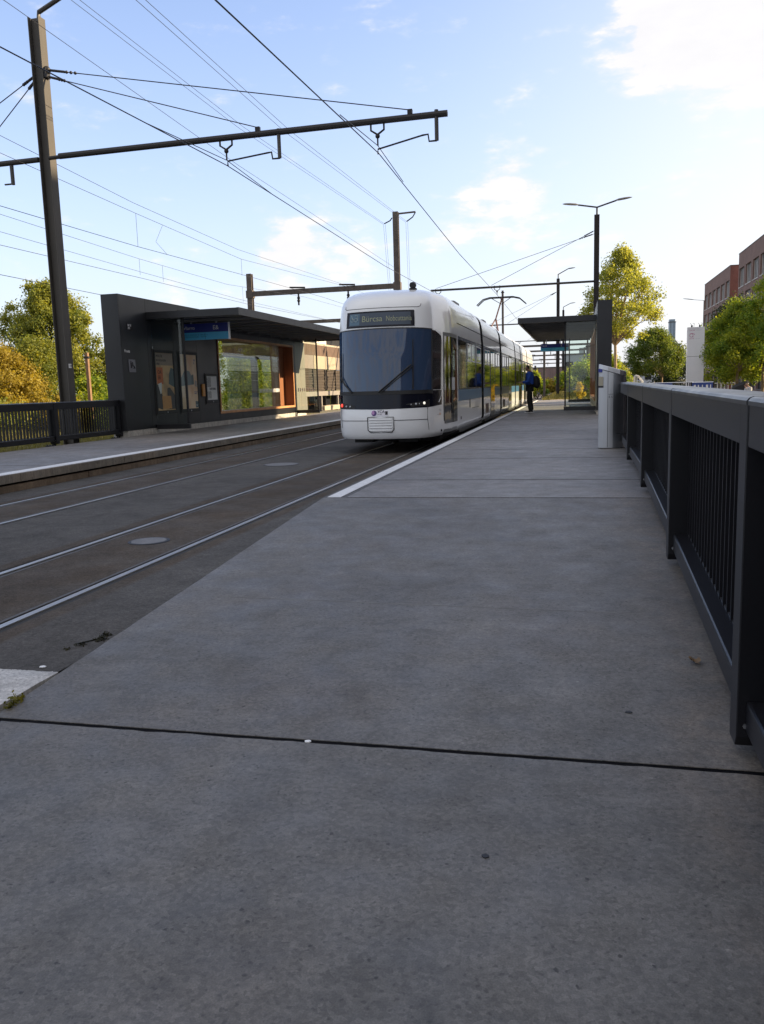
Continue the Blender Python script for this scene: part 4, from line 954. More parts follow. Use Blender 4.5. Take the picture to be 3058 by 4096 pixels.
cap.add(lo+hi, [tuple(range(k))[::-1], tuple(range(k, 2*k))]+[(i, (i+1) % k, k+(i+1) % k, k+i) for i in range(k)]); cap.build('slanted_cap', M_vw, v, bevel=.012)
MB().box(VX-.006, VX+.05, VY-.012, VY+.11, 1.485, 1.535).build('blue_display', M_navy, v)
sl_ = MB().prism([(VX-.004,VY+.028,0),(VX+.066,VY-.018,0),(VX+.066,VY+.02,0),(VX-.004,VY+.06,0)], (0,0,1.24), (0,0,1.415)).build('card_slot', mat('slot_beige', (.30,.27,.20), .5), v)
MB().prism([(VX-.006,VY+.026,0),(VX+.068,VY-.020,0),(VX+.068,VY+.02,0),(VX-.006,VY+.06,0)], (0,0,1.24), (0,0,1.27)).build('slot_lip', M_black, sl_)
text('lettering', 'E S', .05, frame_to((VX+.155, VY-.0255, 1.075), (1,.06,0), (0,0,1)), M_ink, v, .001); text('lettering', 'vumel', .028, frame_to((VX+.15, VY-.0255, 1.125), (1,.06,0), (0,0,1)), M_dark, v, .001)
MB().tube([(VX+.142,VY-.026,zb_+.01),(VX+.142,VY-.026,1.49)], .003, 4).build('shell_seam', M_seam, v)
MB().box(VX+.28, VX+.345, VY-.02, VY-.008, .50, .506).build('latch', M_black, v)
MB().prism([(x, y, 0) for x, y in [(VX+.03,VY+.04),(VX+.38,VY+.04),(VX+.4,VY+.38),(VX+.05,VY+.38)]], (0,0,ZP), (0,0,zb_+.002)).build('base', M_black, v)
MB().box(VX+.40, VX+.437, VY+.10, VY+.13, .32, 1.2).build('hinge_strip', M_pole, v)

# ------------------------------------------------------------------ tram catenary masts
M_beam = mat('arm_paint', (.030,.028,.028), .55, metal=.3)
def insulator(p, parent):
    x, y, z = p; m = MB(); m.tube([(x-.14,y,z+.06),(x-.14,y,z-.13),(x,y,z-.22)], .022, 6); m.tube([(x+.14,y,z+.06),(x+.14,y,z-.13),(x,y,z-.22)], .022, 6); m.ball((x,y,z-.25), .05); m.tube([(x,y,z-.25),(x,y,z-.44)], .018, 6); return m.build('insulator', M_beam, parent)
def reg_arm(xd, y, z, xc, zc, parent):
    d = MB(); d.tube([(xd,y,z+.1),(xd,y,z-.5)], .042, 8); o = d.build('drop_tube', M_pole, parent)
    a = MB(); a.tube([(xd,y,z-.5),(xd-.16,y,z-.5),(xd-.18,y,z-.36),(xd-.3,y,z-.37)], .02, 6); a.tube([(xd-.3,y,z-.37),(xc,y,zc+.07),(xc,y,zc-.03)], .018, 6); a.build('registration_arm', M_beam, o)
CY, CZ = 18.0, 6.80
t = thing('catenary_mast', 'tall steel mast behind the left railing carrying a long black arm across both tracks', 'mast', (-11.97, CY, -.3), 'tram catenary masts')
hb_ = MB(); x0, x1 = -12.14, -11.86
hb_.box(x0, x0+.025, CY, CY+.26, -.35, 9.85); hb_.box(x1-.025, x1, CY, CY+.26, -.35, 9.85); hb_.box(x0+.025, x1-.025, CY+.115, CY+.145, -.35, 9.85)
M_poleL = mat('mast_paint', (.080,.074,.066), .6, spec=.25, var=.10, vscale=1.2, streak=.12)
hb_.build('post', M_poleL, t, bevel=.006)
MB().box(-11.86, -11.855, CY+.06, CY+.17, 2.02, 2.12).build('number_plate', M_wht, t)
text('lettering', '10', .09, frame_to((-11.853, CY+.075, 2.04), (0,1,0), (0,0,1)), M_ink, t, .001)
bm_ = MB(); bm_.tube([(-11.86,CY-.02,CZ-.02),(-11.6,CY-.02,CZ-.015),(-11.55,CY-.02,CZ)], .045, 8); bm_.tube([(-11.6,CY-.02,CZ),(-2.62,CY-.02,CZ+.06)], .065, 10); bo_ = bm_.build('arm', M_beam, t)
bm_ = MB(); bm_.tube([(-12.14,CY-.02,CZ-.03),(-15.2,CY-.02,CZ-.06)], .06, 10); b2_ = bm_.build('arm', M_beam, t)
d = MB(); d.tube([(-12.88,CY,CZ),(-12.88,CY,CZ-.52)], .045, 8); d.tube([(-12.88,CY,CZ-.5),(-13.1,CY,CZ-.5)], .02, 6); d.build('drop_tube', M_pole, b2_)
for xx in (-7.50, -4.10): insulator((xx, CY-.02, CZ), bo_)
reg_arm(-6.28, CY-.02, CZ, -7.48, 6.27, bo_); reg_arm(-2.85, CY-.02, CZ+.05, -4.10, 6.22, bo_)
for xx, zz in ((-6.75, CZ+.08), (-3.40, CZ+.11)): MB().box(xx-.05, xx+.05, CY-.06, CY+.02, zz-.04, zz+.10).build('stay_clamp', M_dark, bo_)
br = MB(); br.ball((-11.83,CY+.12,8.72), .09); br.box(-11.86,-11.80,CY+.02,CY+.2,8.55,8.75); bk_ = br.build('stay_bracket', M_dark, t)
def strain(name, a, b, parent, r=.011):
    a = Vector(a); b = Vector(b); d = (b-a); m = MB(); m.tube([a, b], r, 6)
    for f0, f1 in ((.010,.055),): m.tube([a+d*f0, a+d*f1], r*2.6, 6)
    for k in range(3): c = a+d*(.06+.013*k); m.ball(tuple(c), r*3.2)
    return m.build(name, M_cable, parent)
strain('stay', (-11.82,CY+.1,8.72), (-3.40,CY-.02,CZ+.2), t); strain('stay', (-11.82,CY+.1,8.58), (-6.75,CY-.02,CZ+.17), t)
strain('stay', (-12.14,CY+.1,8.62), (-15.6,CY,6.82), t); strain('stay', (-12.14,CY+.1,8.52), (-14.0,CY,6.8), t)
la = MB(); la.tube([(-11.92,CY+.1,9.75),(-11.9,CY+.1,9.95),(-10.75,CY+.1,10.42)], .05, 8); lo_ = la.build('lamp_arm', M_pole, t)
M_lum = mat('luminaire_grey', (.20,.20,.20), .5, metal=.2)
def luminaire(base, d, parent, ln=.75):
    b = Vector(base); d = Vector(d).normalized(); s = d.cross(Vector((0,0,1))).normalized(); n = s.cross(d)
    rows = []
    for f, w_, h in ((0,.03,.03),(.08,.07,.05),(.2,.12,.07),(.55,.15,.07),(.85,.11,.05),(1.0,.02,.015)):
        c = b+d*(f*ln); rows.append([tuple(c+s*(w_*math.cos(a))+n*(h*(math.sin(a) if math.sin(a) > 0 else .45*math.sin(a)))) for a in np.linspace(0, 2*math.pi, 15)])
    return MB().grid(rows).build('lamp_head', M_lum, parent, smooth=True)
luminaire((-10.75,CY+.1,10.42), (1,0,.22), lo_)
def lamp_mast(label, x, y, base, ztop_, arm_z, arm_to, lamps, stays, w=.12, group='tram catenary masts'):
    t = thing('catenary_mast', label, 'mast', (x, y, base), group)
    MB().box(x-w, x+w, y, y+.22, base, ztop_).build('post', M_poleL2, t, bevel=.01)
    MB().tube([(x,y+.1,ztop_-.05),(x,y+.1,ztop_+.38)], .045, 8).build('spigot', M_pole, t)
    for s, dz_, l_ in lamps:
        a = MB().tube([(x,y+.1,ztop_+.36),(x+s*l_*.55,y+.1,ztop_+.36+dz_)], .04, 8).build('lamp_arm', M_pole, t)
        luminaire((x+s*l_*.53,y+.1,ztop_+.36+dz_), (s,0,.12), a, l_*.47)
    if arm_to is not None:
        a = MB().tube([(x-w,y,arm_z),(arm_to,y,arm_z-.02)], .055, 8).build('arm', M_beam, t)
        for xx in (-4.1, -7.2):
            if xx > arm_to: insulator((xx, y, arm_z), a)
    for zz, xx in stays: strain('stay', (x-w,y+.1,zz), (xx,y,arm_z+.08), t, .012)
    return t
M_poleL2 = mat('mast_brown', (.022,.018,.018), .6, spec=.25, streak=.1)
lamp_mast('twin headed lamp mast rising behind the right shelter with an arm over the tracks', .92, 45, -.1, 9.62, 6.36, -7.6, ((-1,.18,1.7),(1,.26,1.7)), ((8.85,-4.4),(8.7,-7.3)), .13)
lamp_mast('single headed lamp mast beyond the right shelter, farther along the track', -1.70, 78, .1, 10.45, 6.65, -9.0, ((1,.42,1.5),), ((9.3,-6.2),(9.3,-7.8)), .14)
lamp_mast('most distant single headed lamp mast along the track', -1.75, 110, .1, 10.3, 6.65, -9.0, ((1,.40,1.5),), ((9.2,-6.2),), .13)

# ------------------------------------------------------------------ overhead wires (each one a thing)
def wire(label, pts, r=.006, group='overhead wires', extra=()):
    p = [Vector(q) for q in pts]; out = []
    for a, b in zip(p, p[1:]):
        for k in range(6): out.append(a+(b-a)*(k/6))
    out.append(p[-1]); t = thing('overhead_wire', label, 'wire', tuple(p[0]), group)
    MB().tube(out, r, 5).build('cable', M_cable, t)
    for e in extra: MB().tube([Vector(q) for q in e], r*.8, 5).build('dropper', M_cable, t)
    return t
wire('thick contact wire above the tram track, held by the right end of the black arm', [(-3.85,-6,4.75),(-3.85,9.13,5.56),(-4.08,17.98,6.2),(-3.95,29.4,5.78),(-4.1,45,5.95),(-5.0,110,6.2)], .0105,
     extra=[[(-4.1,17.98,6.36),(-4.02,20.2,6.12)], [(-4.1,17.98,6.36),(-3.98,14.6,5.98)]])
wire('thick contact wire above the empty left track, held by the middle of the black arm', [(-7.5,-6,5.1),(-7.5,10.45,5.97),(-7.5,17.98,6.25),(-7.3,32.6,6.0),(-7.2,45,6.1),(-7.5,110,6.2)], .0105,
     extra=[[(-7.5,17.98,6.36),(-7.45,20.6,6.2)], [(-7.5,17.98,6.36),(-7.5,14.4,6.12)]])
MX, MY = -9.64, 46.0
for q, (xa, lab) in enumerate(((-11.5, 'feeder wire pair hanging from the left end of the tall mast crossarm'), (-8.9, 'feeder wire pair hanging from the right end of the tall mast crossarm'))):
    xe, ze = ((-10.30, 10.09), (-9.06, 10.11))[q]
    base = [[(-11.7,5,11.2),(-11.5,18.9,10.45),(-11.25,28.2,10.2),(xe,MY,ze)], [(-8.75,5,9.9),(-8.75,16.7,9.25),(-8.8,25.8,9.2),(xe,MY,ze)]][q]
    for dx in (0, .16): wire(lab, [(x+dx*(1 if i < 3 else .4), y, z+dx*.15) for i, (x, y, z) in enumerate(base)], .0062, 'feeder wire pair at the %s' % ('left' if q == 0 else 'right'))
    for dx in (0, .10): wire(lab.replace('feeder wire pair hanging', 'down lead wire dropping'), [(xe+dx,MY,ze),(xe+dx+.28*(1 if q == 0 else .25),MY+.1,5.0)], .0062, 'down leads at the tall mast')
wire('thin wire from the top of the left mast to the tall rusty mast', [(-10.6,6,8.75),(-10.5,15,8.72),(-10.45,26,8.4),(-9.71,MY,7.76)], .0062)
wire('messenger wire of the nearer railway track behind the left shelter', [(-12.4,8,7.1),(-12.4,17.0,6.69),(-12.4,22.8,6.50),(-12.4,30.6,6.29),(-12.4,MY,6.9),(-12.4,90,7.0)], .0062, 'railway wires',
     extra=[[(-12.4,22.8,6.50),(-12.4,22.8,5.57)], [(-12.4,24.4,6.44),(-12.45,24.0,5.9),(-12.4,24.6,5.60)], [(-12.4,30.6,6.29),(-12.4,30.6,5.68)]])
wire('contact wire of the nearer railway track behind the left shelter', [(-12.4,8,5.5),(-12.4,16.8,5.54),(-12.4,22.7,5.57),(-12.4,31,5.73),(-12.4,41,5.88),(-12.4,90,5.9)], .0075, 'railway wires')
wire('upper return wire above the nearer railway track', [(-12.4,8,7.6),(-12.4,17,7.07),(-12.4,22.7,6.77),(-12.4,30.3,6.6),(-12.4,MY,6.95)], .0062, 'railway wires')
wire('messenger wire of the farther railway track', [(-15,8,6.6),(-15,20.3,6.2),(-15,27.6,6.05),(-15,35.2,6.01),(-15,MY,6.5),(-15,90,7.0)], .0062, 'railway wires',
     extra=[[(-15,27.6,6.05),(-15,27.6,5.5)], [(-15,29.3,6.03),(-15,29.3,5.45)], [(-15,37,6.1),(-15,37,5.4)]])
wire('auxiliary wire between messenger and contact wire of the farther railway track', [(-15,8,6.0),(-15,20.2,5.74),(-15,27.6,5.61),(-15,36.7,5.49),(-15,60,5.6)], .0062, 'railway wires')
wire('contact wire of the farther railway track', [(-15,8,5.4),(-15,20.1,5.39),(-15,27.6,5.40),(-15,38,5.36),(-15,51.7,5.55),(-15,90,5.6)], .0075, 'railway wires')
wire('lowest earth wire crossing behind the left mast', [(-15,8,4.7),(-15,20,4.61),(-15,25,4.56),(-15,60,4.6)], .008, 'railway wires')

# ------------------------------------------------------------------ railway gantries
def gantry(label, y, xr, xl, zbeam, ztr, ztl, hangers, crossarm=False, r=.15, group='railway gantries'):
    t = thing('rail_gantry', label, 'gantry', ((xl+xr)/2, y, -.5), group)
    for x, zt_ in ((xr, ztr), (xl, ztl)):
        p = MB(); p.box(x-r, x+r, y, y+.06, -.5, zt_); p.box(x-r, x+r, y+.24, y+.30, -.5, zt_); p.box(x-.03, x+.03, y+.06, y+.24, -.5, zt_); po_ = p.build('post', M_rust, t)
        MB().box(x-r-.05, x+r+.05, y-.04, y+.34, zbeam-.2, zbeam+.22).build('collar', M_rust, po_)
    b = MB(); b.box(xl, xr, y-.02, y+.04, zbeam-.13, zbeam+.13); b.box(xl, xr, y+.0, y+.25, zbeam+.13, zbeam+.16); b.build('beam', M_rust, t)
    for x in hangers:
        h = MB(); h.tube([(x,y-.05,zbeam-.1),(x,y-.05,zbeam-.75)], .05, 6); h.ball((x,y-.05,zbeam-.35), .09); h.ball((x,y-.05,zbeam-.5), .09); h.build('insulator', M_dark, t)
        h = MB(); h.tube([(x-.5,y-.05,zbeam+.25),(x+.4,y-.05,zbeam+.2)], .05, 6); h.build('strain_insulator', M_dark, t)
    if crossarm:
        a = MB().tube([(xr-.15,y+.1,ztr-.12),(xr+1.1,y+.1,ztr-.08)], .05, 6).build('crossarm', M_rust, t)
        MB().tube([(xr+1.1,y+.1,ztr-.1),(xr+.95,y+.05,ztr-.35),(xr+.62,y,10.15)], .035, 6).build('insulator', M_dark, a)
        MB().tube([(xr-.2,y+.1,ztr-.3),(xr-.3,y+.05,ztr-.45),(xr-.62,y,10.12)], .035, 6).build('insulator', M_dark, t)
    return t
gantry('rusty railway gantry with a tall right post and crossarm standing behind the tram', MY, MX, -18.25, 6.80, 10.72, 7.95, (-15.3, -12.4), True)
gantry('second rusty railway gantry seen between the left shelter roof and the tram', 68, -10.5, -24, 6.9, 7.2, 7.2, (-16,))
for i, (y, lab) in enumerate(((125, 'nearest of the distant gantries beyond the tram end'), (150, 'second distant gantry in the rail yard beyond the tram'), (180, 'third distant gantry in the rail yard beyond the tram'),
                          (220, 'fourth distant gantry in the rail yard beyond the tram'), (270, 'farthest gantry in the rail yard beyond the tram'))):
    gantry(lab, y, 2.0-.3*i, -22, 6.6+.15*i, 8.3, 8.3, (-4.5, -9), r=.13)
# yard posts
def yard_post(label, x, y, z0, z1, w=.09, m=None):
    t = thing('yard_post', label, 'post', (x, y, z0), 'posts beside the far tracks'); MB().box(x-w, x+w, y, y+2*w, z0, z1).build('shaft', m or M_rust, t); MB().box(x-w*1.6, x+w*1.6, y-.02, y+2*w+.02, z1-.3, z1-.2).build('band', M_dark, t)
yard_post('thin rusty post right of the waiting man', -2.62, 70, .1, 4.6); yard_post('taller rusty post left of the distant lamp mast', -2.2, 95, .1, 7.2); yard_post('leaning short post at the tram end', -5.2, 88, 0, 4.2); yard_post('short dark post by the far verge', -4.0, 84, 0, 3.0)
yard_post('tall thin mast rising above the tram pantograph', -9.5, 112, -.5, 13.3, .13)
yard_post('weathered wooden post among the trees behind the left railing', -25.2, 40, -.6, 3.6, .08, mat('bare_timber', (.21,.125,.07), .9, streak=.3))
# ------------------------------------------------------------------ trees and bushes
def leaf_cloud(name, clumps, n, size, m, parent, rng, droop=.2, squash=.8):
    """clumps: (centre, radius, weight); leaves are small folded quads spread through each clump, denser near its surface"""
    cs = np.array([c for c, r_, w in clumps], float); rs = np.array([r_ for c, r_, w in clumps]); ws = np.array([w for c, r_, w in clumps], float); ws /= ws.sum()
    k = rng.choice(len(clumps), n, p=ws)
    d = rng.normal(size=(n, 3)); d /= np.linalg.norm(d, axis=1)[:, None]
    rad = rs[k]*np.clip(rng.beta(1.7, 1.2, n)*1.28+rng.normal(0, .16, n), .05, 1.9)
    sq = rng.uniform(.65, 1.45, len(clumps))[k]*squash/.8
    p = cs[k]+d*rad[:, None]*np.stack([np.ones(n), np.ones(n), sq], 1)
    nrm = d*.7+rng.normal(size=(n, 3))*.75+np.array([0, 0, .25]); nrm /= np.linalg.norm(nrm, axis=1)[:, None]
    a = np.cross(nrm, rng.normal(size=(n, 3))); a /= np.linalg.norm(a, axis=1)[:, None]; a[:, 2] -= droop; a /= np.linalg.norm(a, axis=1)[:, None]
    b = np.cross(nrm, a); b /= np.linalg.norm(b, axis=1)[:, None]
    s = size*rng.uniform(.6, 1.25, n)[:, None]
    v = np.empty((n, 4, 3)); v[:, 0] = p-a*s*.6; v[:, 1] = p+b*s*.42+nrm*s*.12; v[:, 2] = p+a*s*.65; v[:, 3] = p-b*s*.42+nrm*s*.12
    me = bpy.data.meshes.new(name); me.vertices.add(4*n); me.vertices.foreach_set('co', v.reshape(-1).astype(np.float32))
    me.loops.add(4*n); me.loops.foreach_set('vertex_index', np.arange(4*n, dtype=np.int32)); me.polygons.add(n)
    me.polygons.foreach_set('loop_start', np.arange(0, 4*n, 4, dtype=np.int32)); me.update(); me.validate()
    at = me.attributes.new('tint', 'FLOAT', 'FACE'); ct = rng.uniform(-.12, .22, len(clumps))
    at.data.foreach_set('value', (rng.uniform(0, .55, n)+ct[k]).astype(np.float32))
    me.materials.append(m); o = bpy.data.objects.new(name, me); COL.objects.link(o)
    if parent: attach(o, parent)
    return o
def branch(mb, a, b, r0, r1, rng, bend=.12, n=5):
    a = Vector(a); b = Vector(b); L_ = (b-a).length; pts = []
    off = Vector(rng.normal(0, bend*L_, 3)); 
    for i in range(n+1):
        t = i/n; pts.append(a+(b-a)*t+off*math.sin(math.pi*t)*.5)
    mb.tube(pts, [r0+(r1-r0)*i/n for i in range(n+1)], 7, cap=False)
def make_tree(name, label, cat, x, y, z, clumps, m, bark, n, size, trunk_h, r0, seed, limbs=8, group=None, fork=None):
    rng = np.random.default_rng(seed); t = thing(name, label, cat, (x, y, z), group)
    tk = MB(); top = Vector((x+rng.normal(0, .1), y+rng.normal(0, .1), z+trunk_h)); branch(tk, (x, y, z), top, r0, r0*.72, rng, .02)
    order = sorted(range(len(clumps)), key=lambda i: -clumps[i][1])[:limbs]
    for i in order:
        c = Vector(clumps[i][0]); midp = top.lerp(c, .45)+Vector((0, 0, .08*(c-top).length)); branch(tk, top, midp, r0*.5, r0*.28, rng, .10); branch(tk, midp, c, r0*.28, r0*.08, rng, .12)
        for q in range(3):
            e = c+Vector(rng.normal(0, clumps[i][1]*.5, 3)); branch(tk, midp.lerp(c, .4+.2*q), e, r0*.14, r0*.04, rng, .15, 3)
    tk.build('trunk', bark, t, smooth=True)
    leaf_cloud('crown', clumps, int(n*1.8), size*.70, m, t, rng)
    return t
def crown(cx, cy, cz, prof_, k, rng, rmin, rmax, sy=1.0):
    """clumps filling a crown whose half width is prof_(f), f from 0 (bottom) to 1 (top), cz=(z0,z1)"""
    out = []
    z0, z1 = cz
    for _ in range(k):
        f = rng.uniform(0, 1); w = prof_(f); a = rng.uniform(0, 2*math.pi); q = math.sqrt(rng.uniform(.05, 1))*w
        r_ = rng.uniform(rmin, rmax); out.append(((cx+q*math.cos(a), cy+q*math.sin(a)*sy, z0+(z1-z0)*f), r_, r_**2))
    return out
B_bark = mat('pale_bark', (.30,.22,.13), .9, var=.3, vscale=4, streak=.3); D_bark = mat('dark_bark', (.07,.05,.035), .9, var=.3, vscale=4)
L_gold = leafmat('leaf_gold', (.19,.225,.045), (.42,.43,.10), .55)
L_green = leafmat('leaf_green', (.075,.125,.025), (.20,.23,.04), .45)
L_bright = leafmat('leaf_bright', (.105,.185,.025), (.38,.40,.045), .52)
L_dark = leafmat('leaf_dark', (.018,.035,.014), (.045,.065,.02), .3)
L_amber = leafmat('leaf_amber', (.22,.17,.028), (.38,.31,.05), .45)
L_grass = leafmat('leaf_grass', (.09,.085,.03), (.22,.20,.07), .35)
L_olive = leafmat('leaf_olive', (.11,.145,.03), (.34,.34,.065), .48)
rng = np.random.default_rng(21)
def interp(pairs): return lambda f: float(np.interp(f, [a for a, b in pairs], [b for a, b in pairs]))
# golden plane tree behind the right shelter
cl_ = crown(2.85, 60, (4.3, 9.9), interp([(0,1.5),(.18,2.45),(.45,2.5),(.7,1.6),(.88,.8),(1,.25)]), 170, rng, .24, .52)
cl_ += [((.55,59.6,5.6), .5, .25), ((.9,60,6.4), .55, .3), ((.35,60,5.3),.35,.12), ((5.0,60,5.6), .6, .36), ((5.1,60,6.9), .55, .3), ((2.65,60,10.0), .3, .09)]
make_tree('plane_tree', 'tall golden green tree with a pale forked trunk behind the right shelter', 'tree', 2.55, 60, -.7, cl_, L_gold, B_bark, 12500, .17, 4.4, .13, 31, limbs=22)
cl_ = crown(6.4, 75, (1.9, 5.3), interp([(0,1.7),(.25,2.35),(.55,2.2),(.8,1.4),(1,.5)]), 130, rng, .3, .55)
make_tree('round_tree', 'low dense round tree, dark on its left side, left of the white pylon', 'tree', 6.9, 75, -.7, cl_, L_green, B_bark, 17000, .16, 2.2, .11, 32, limbs=8)
cl_ = crown(8.75, 50.5, (1.25, 5.2), interp([(0,1.5),(.3,2.1),(.6,1.85),(.85,1.1),(1,.4)]), 140, rng, .24, .48)
make_tree('street_tree', 'leafy green street tree right of the white pylon with a slim sunlit trunk', 'tree', 8.62, 50.3, -.7, cl_, L_bright, B_bark, 20000, .14, 2.3, .10, 33, limbs=8, group='street trees at the right')
cl_ = crown(10.9, 49.5, (1.5, 7.5), interp([(0,1.6),(.25,2.5),(.55,2.4),(.8,1.6),(1,.5)]), 150, rng, .26, .5)
make_tree('street_tree', 'taller leafy green street tree cut off by the right edge of the photo', 'tree', 9.88, 50, -.7, cl_, L_bright, B_bark, 24000, .14, 2.4, .10, 34, limbs=8, group='street trees at the right')
st2 = [o for o in bpy.data.objects if o.name.startswith('street_tree')][-1]
for i, (x, y) in enumerate(((14.6,41.5),(16.2,46.0),(19.5,51),(22.5,57))): tree_copy(st2, (x, y, -.7), ['nearest street tree of the row beyond the right edge of the view','second street tree of the row beyond the right edge of the view','third street tree of the row beyond the right edge of the view','farthest street tree of the row beyond the right edge of the view'][i])
cl_ = crown(9.4, 92, (.0, 4.6), interp([(0,1.6),(.4,1.9),(.8,1.2),(1,.3)]), 60, rng, .5, .9)
make_tree('dark_tree', 'dark ivy green tree directly behind the white pylon', 'tree', 9.4, 92, -.7, cl_, L_dark, D_bark, 9000, .2, 2.0, .15, 35, limbs=5)
cl_ = crown(11.2, 66, (1.6, 6.4), interp([(0,1.3),(.4,1.9),(.8,1.2),(1,.4)]), 60, rng, .45, .8)
make_tree('dark_tree', 'dark green tree right of the pylon, behind the street trees', 'tree', 11.2, 66, -.7, cl_, L_dark, D_bark, 10000, .18, 2.0, .12, 36, limbs=5)
def bush(label, x, y, z, w, h, m, n, seed, size=.13, name='bush', group=None, sy=1.0):
    r_ = np.random.default_rng(seed); t = thing(name, label, 'bush', (x, y, z), group)
    cl_ = crown(x, y, (z+.15*h, z+h*.9), interp([(0,w*.8),(.4,w),(.8,w*.6),(1,w*.25)]), 34, r_, min(h,w)*.16, min(h,w)*.32, sy)
    st_ = MB()
    for q in range(7): c = cl_[q][0]; branch(st_, (x+r_.normal(0,.1), y+r_.normal(0,.1), z-.05), c, .035, .01, r_, .1, 4)
    st_.build('stem', D_bark, t); leaf_cloud('foliage', cl_, n, size, m, t, r_)
    return t
bush('brown golden shrub between the golden tree trunk and the low round tree', 5.0, 100, -.7, 1.9, 3.3, L_amber, 4500, 41, .2)
bush('sunlit green shrub right of the waiting man', -3.3, 72, .05, 1.0, 2.3, L_bright, 4500, 42, .14)
bush('pale green shrub seen through the glass of the right shelter', .6, 88, .05, 2.3, 3.2, L_bright, 6000, 43, .2)
bush('small yellow flowering shrub seen through the right shelter glass', 0.15, 58, .1, .38, 1.25, leafmat('leaf_yellow', (.45,.33,.02), (.6,.45,.03), .3), 1800, 44, .08)
bush('dry reddish brush along the far yard wall', -3.5, 105, 0, 2.6, 1.6, L_amber, 4500, 45, .2, sy=.5)
for i, (x, y, h, m_) in enumerate(((2.3,66,3.1,L_bright),(2.9,72,3.3,L_olive),(2.6,79,3.0,L_bright),(3.6,86,3.4,L_olive),(3.9,93,3.2,L_gold))):
    bush(['nearest tall green shrub of the row behind the right shelter','second tall shrub of the row behind the right shelter','third tall shrub of the row behind the right shelter','fourth tall shrub of the row behind the right shelter','farthest golden shrub of the row behind the right shelter'][i], x, y, -.2, 1.9, h, m_, 7000, 140+i, .14, 'tall_shrub', 'tall shrubs behind the right shelter', sy=2.0)
# left side
cl_ = crown(-33.9, 50, (2.2, 8.4), interp([(0,2.8),(.25,3.2),(.5,2.9),(.75,1.9),(1,.5)]), 190, rng, .3, .6)
cl_ += [((-37.2,50,6.6), .5, .3), ((-37.5,50,5.7), .6, .36), ((-36.8,50,7.3), .4, .16), ((-31.6,50,5.2), .5, .3), ((-31.3,50,6.2), .4, .2), ((-35.3,50,8.5), .4, .2), ((-34.6,50,8.2), .45, .2), ((-32.9,50,7.9),.35,.12)]
make_tree('poplar_tree', 'tallest poplar like tree behind the left catenary mast, pale green in the sun', 'tree', -34, 50, -.6, cl_, L_olive, D_bark, 42000, .18, 3.0, .22, 51, limbs=14)
cl_ = crown(-30.9, 40, (-.2, 4.0), interp([(0,3.4),(.3,3.6),(.6,2.6),(.85,1.3),(1,.4)]), 150, rng, .3, .6)
make_tree('amber_tree', 'low broad amber tree at the left edge behind the railing', 'tree', -30.8, 40, -.6, cl_, L_amber, D_bark, 36000, .16, 1.2, .14, 52, limbs=8)
cl_ = crown(-33.0, 46.5, (-.2, 4.6), interp([(0,2.0),(.4,2.2),(.8,1.4),(1,.5)]), 70, rng, .45, .8)
make_tree('green_tree', 'mid green tree between the amber tree and the tall poplar', 'tree', -33, 46.5, -.6, cl_, L_olive, D_bark, 19000, .15, 1.6, .14, 53, limbs=5)
cl_ = crown(-30.3, 52, (-.2, 4.3), interp([(0,1.8),(.4,2.0),(.8,1.3),(1,.5)]), 60, rng, .45, .8)
make_tree('green_tree', 'olive tree just right of the left catenary mast', 'tree', -30.3, 52, -.6, cl_, L_olive, D_bark, 19000, .16, 1.6, .14, 54, limbs=5)
cl_ = crown(-29.8, 58, (-.2, 4.2), interp([(0,1.6),(.4,1.8),(.8,1.2),(1,.5)]), 50, rng, .5, .8)
make_tree('dark_tree', 'dark tree peeping out beside the left shelter end wall', 'tree', -29.8, 58, -.6, cl_, L_dark, D_bark, 8000, .18, 1.6, .14, 55, limbs=5)
bush('bright green willow like bush between the left mast and the shelter', -27.2, 43, -.6, 1.9, 3.0, L_bright, 9000, 61, .12)
for i, (x, y, w, h, m_, lab) in enumerate(((-30.5,36.5,2.2,2.0,L_amber,'leftmost amber brush seen through the left railing bars'),(-27.6,36.5,1.9,1.6,L_olive,'olive brush behind the left railing bars'),(-25.2,37.5,1.9,1.6,L_amber,'amber brush behind the left mast foot'),
          (-22.8,38.5,1.9,1.9,L_bright,'bright brush behind the railing nearest the shelter'),(-33.5,37,2.2,2.2,L_olive,'tall olive brush under the amber tree'))):
    bush(lab, x, y, -.6, w, h, m_, 4200, 70+i, .12, 'brush', 'brush behind the left railing')
for i, (x, y, zt_, w, m_, lab) in enumerate(((-21.5,54,4.6,2.0,L_bright,'leftmost tree seen through the shelter window'), (-26,66,6.4,2.8,L_gold,'golden tree seen through the middle of the shelter window'),
          (-20.5,60,4.4,2.0,L_olive,'low olive tree seen through the right half of the shelter window'), (-31,72,7.0,3.0,L_bright,'tall bright tree seen through the left half of the shelter window'), (-25,78,5.6,2.8,L_bright,'bright tree farthest behind the shelter window'))):
    cl_ = crown(x, y, (-.1, zt_*.88), interp([(0,w*.8),(.3,w),(.7,w*.75),(1,w*.2)]), 70, rng, .4, .75)
    make_tree('window_view_tree', lab, 'tree', x, y, -.6, cl_, m_, D_bark, 11000, .15, 1.5, .13, 110+i, limbs=6, group='trees behind the left shelter')
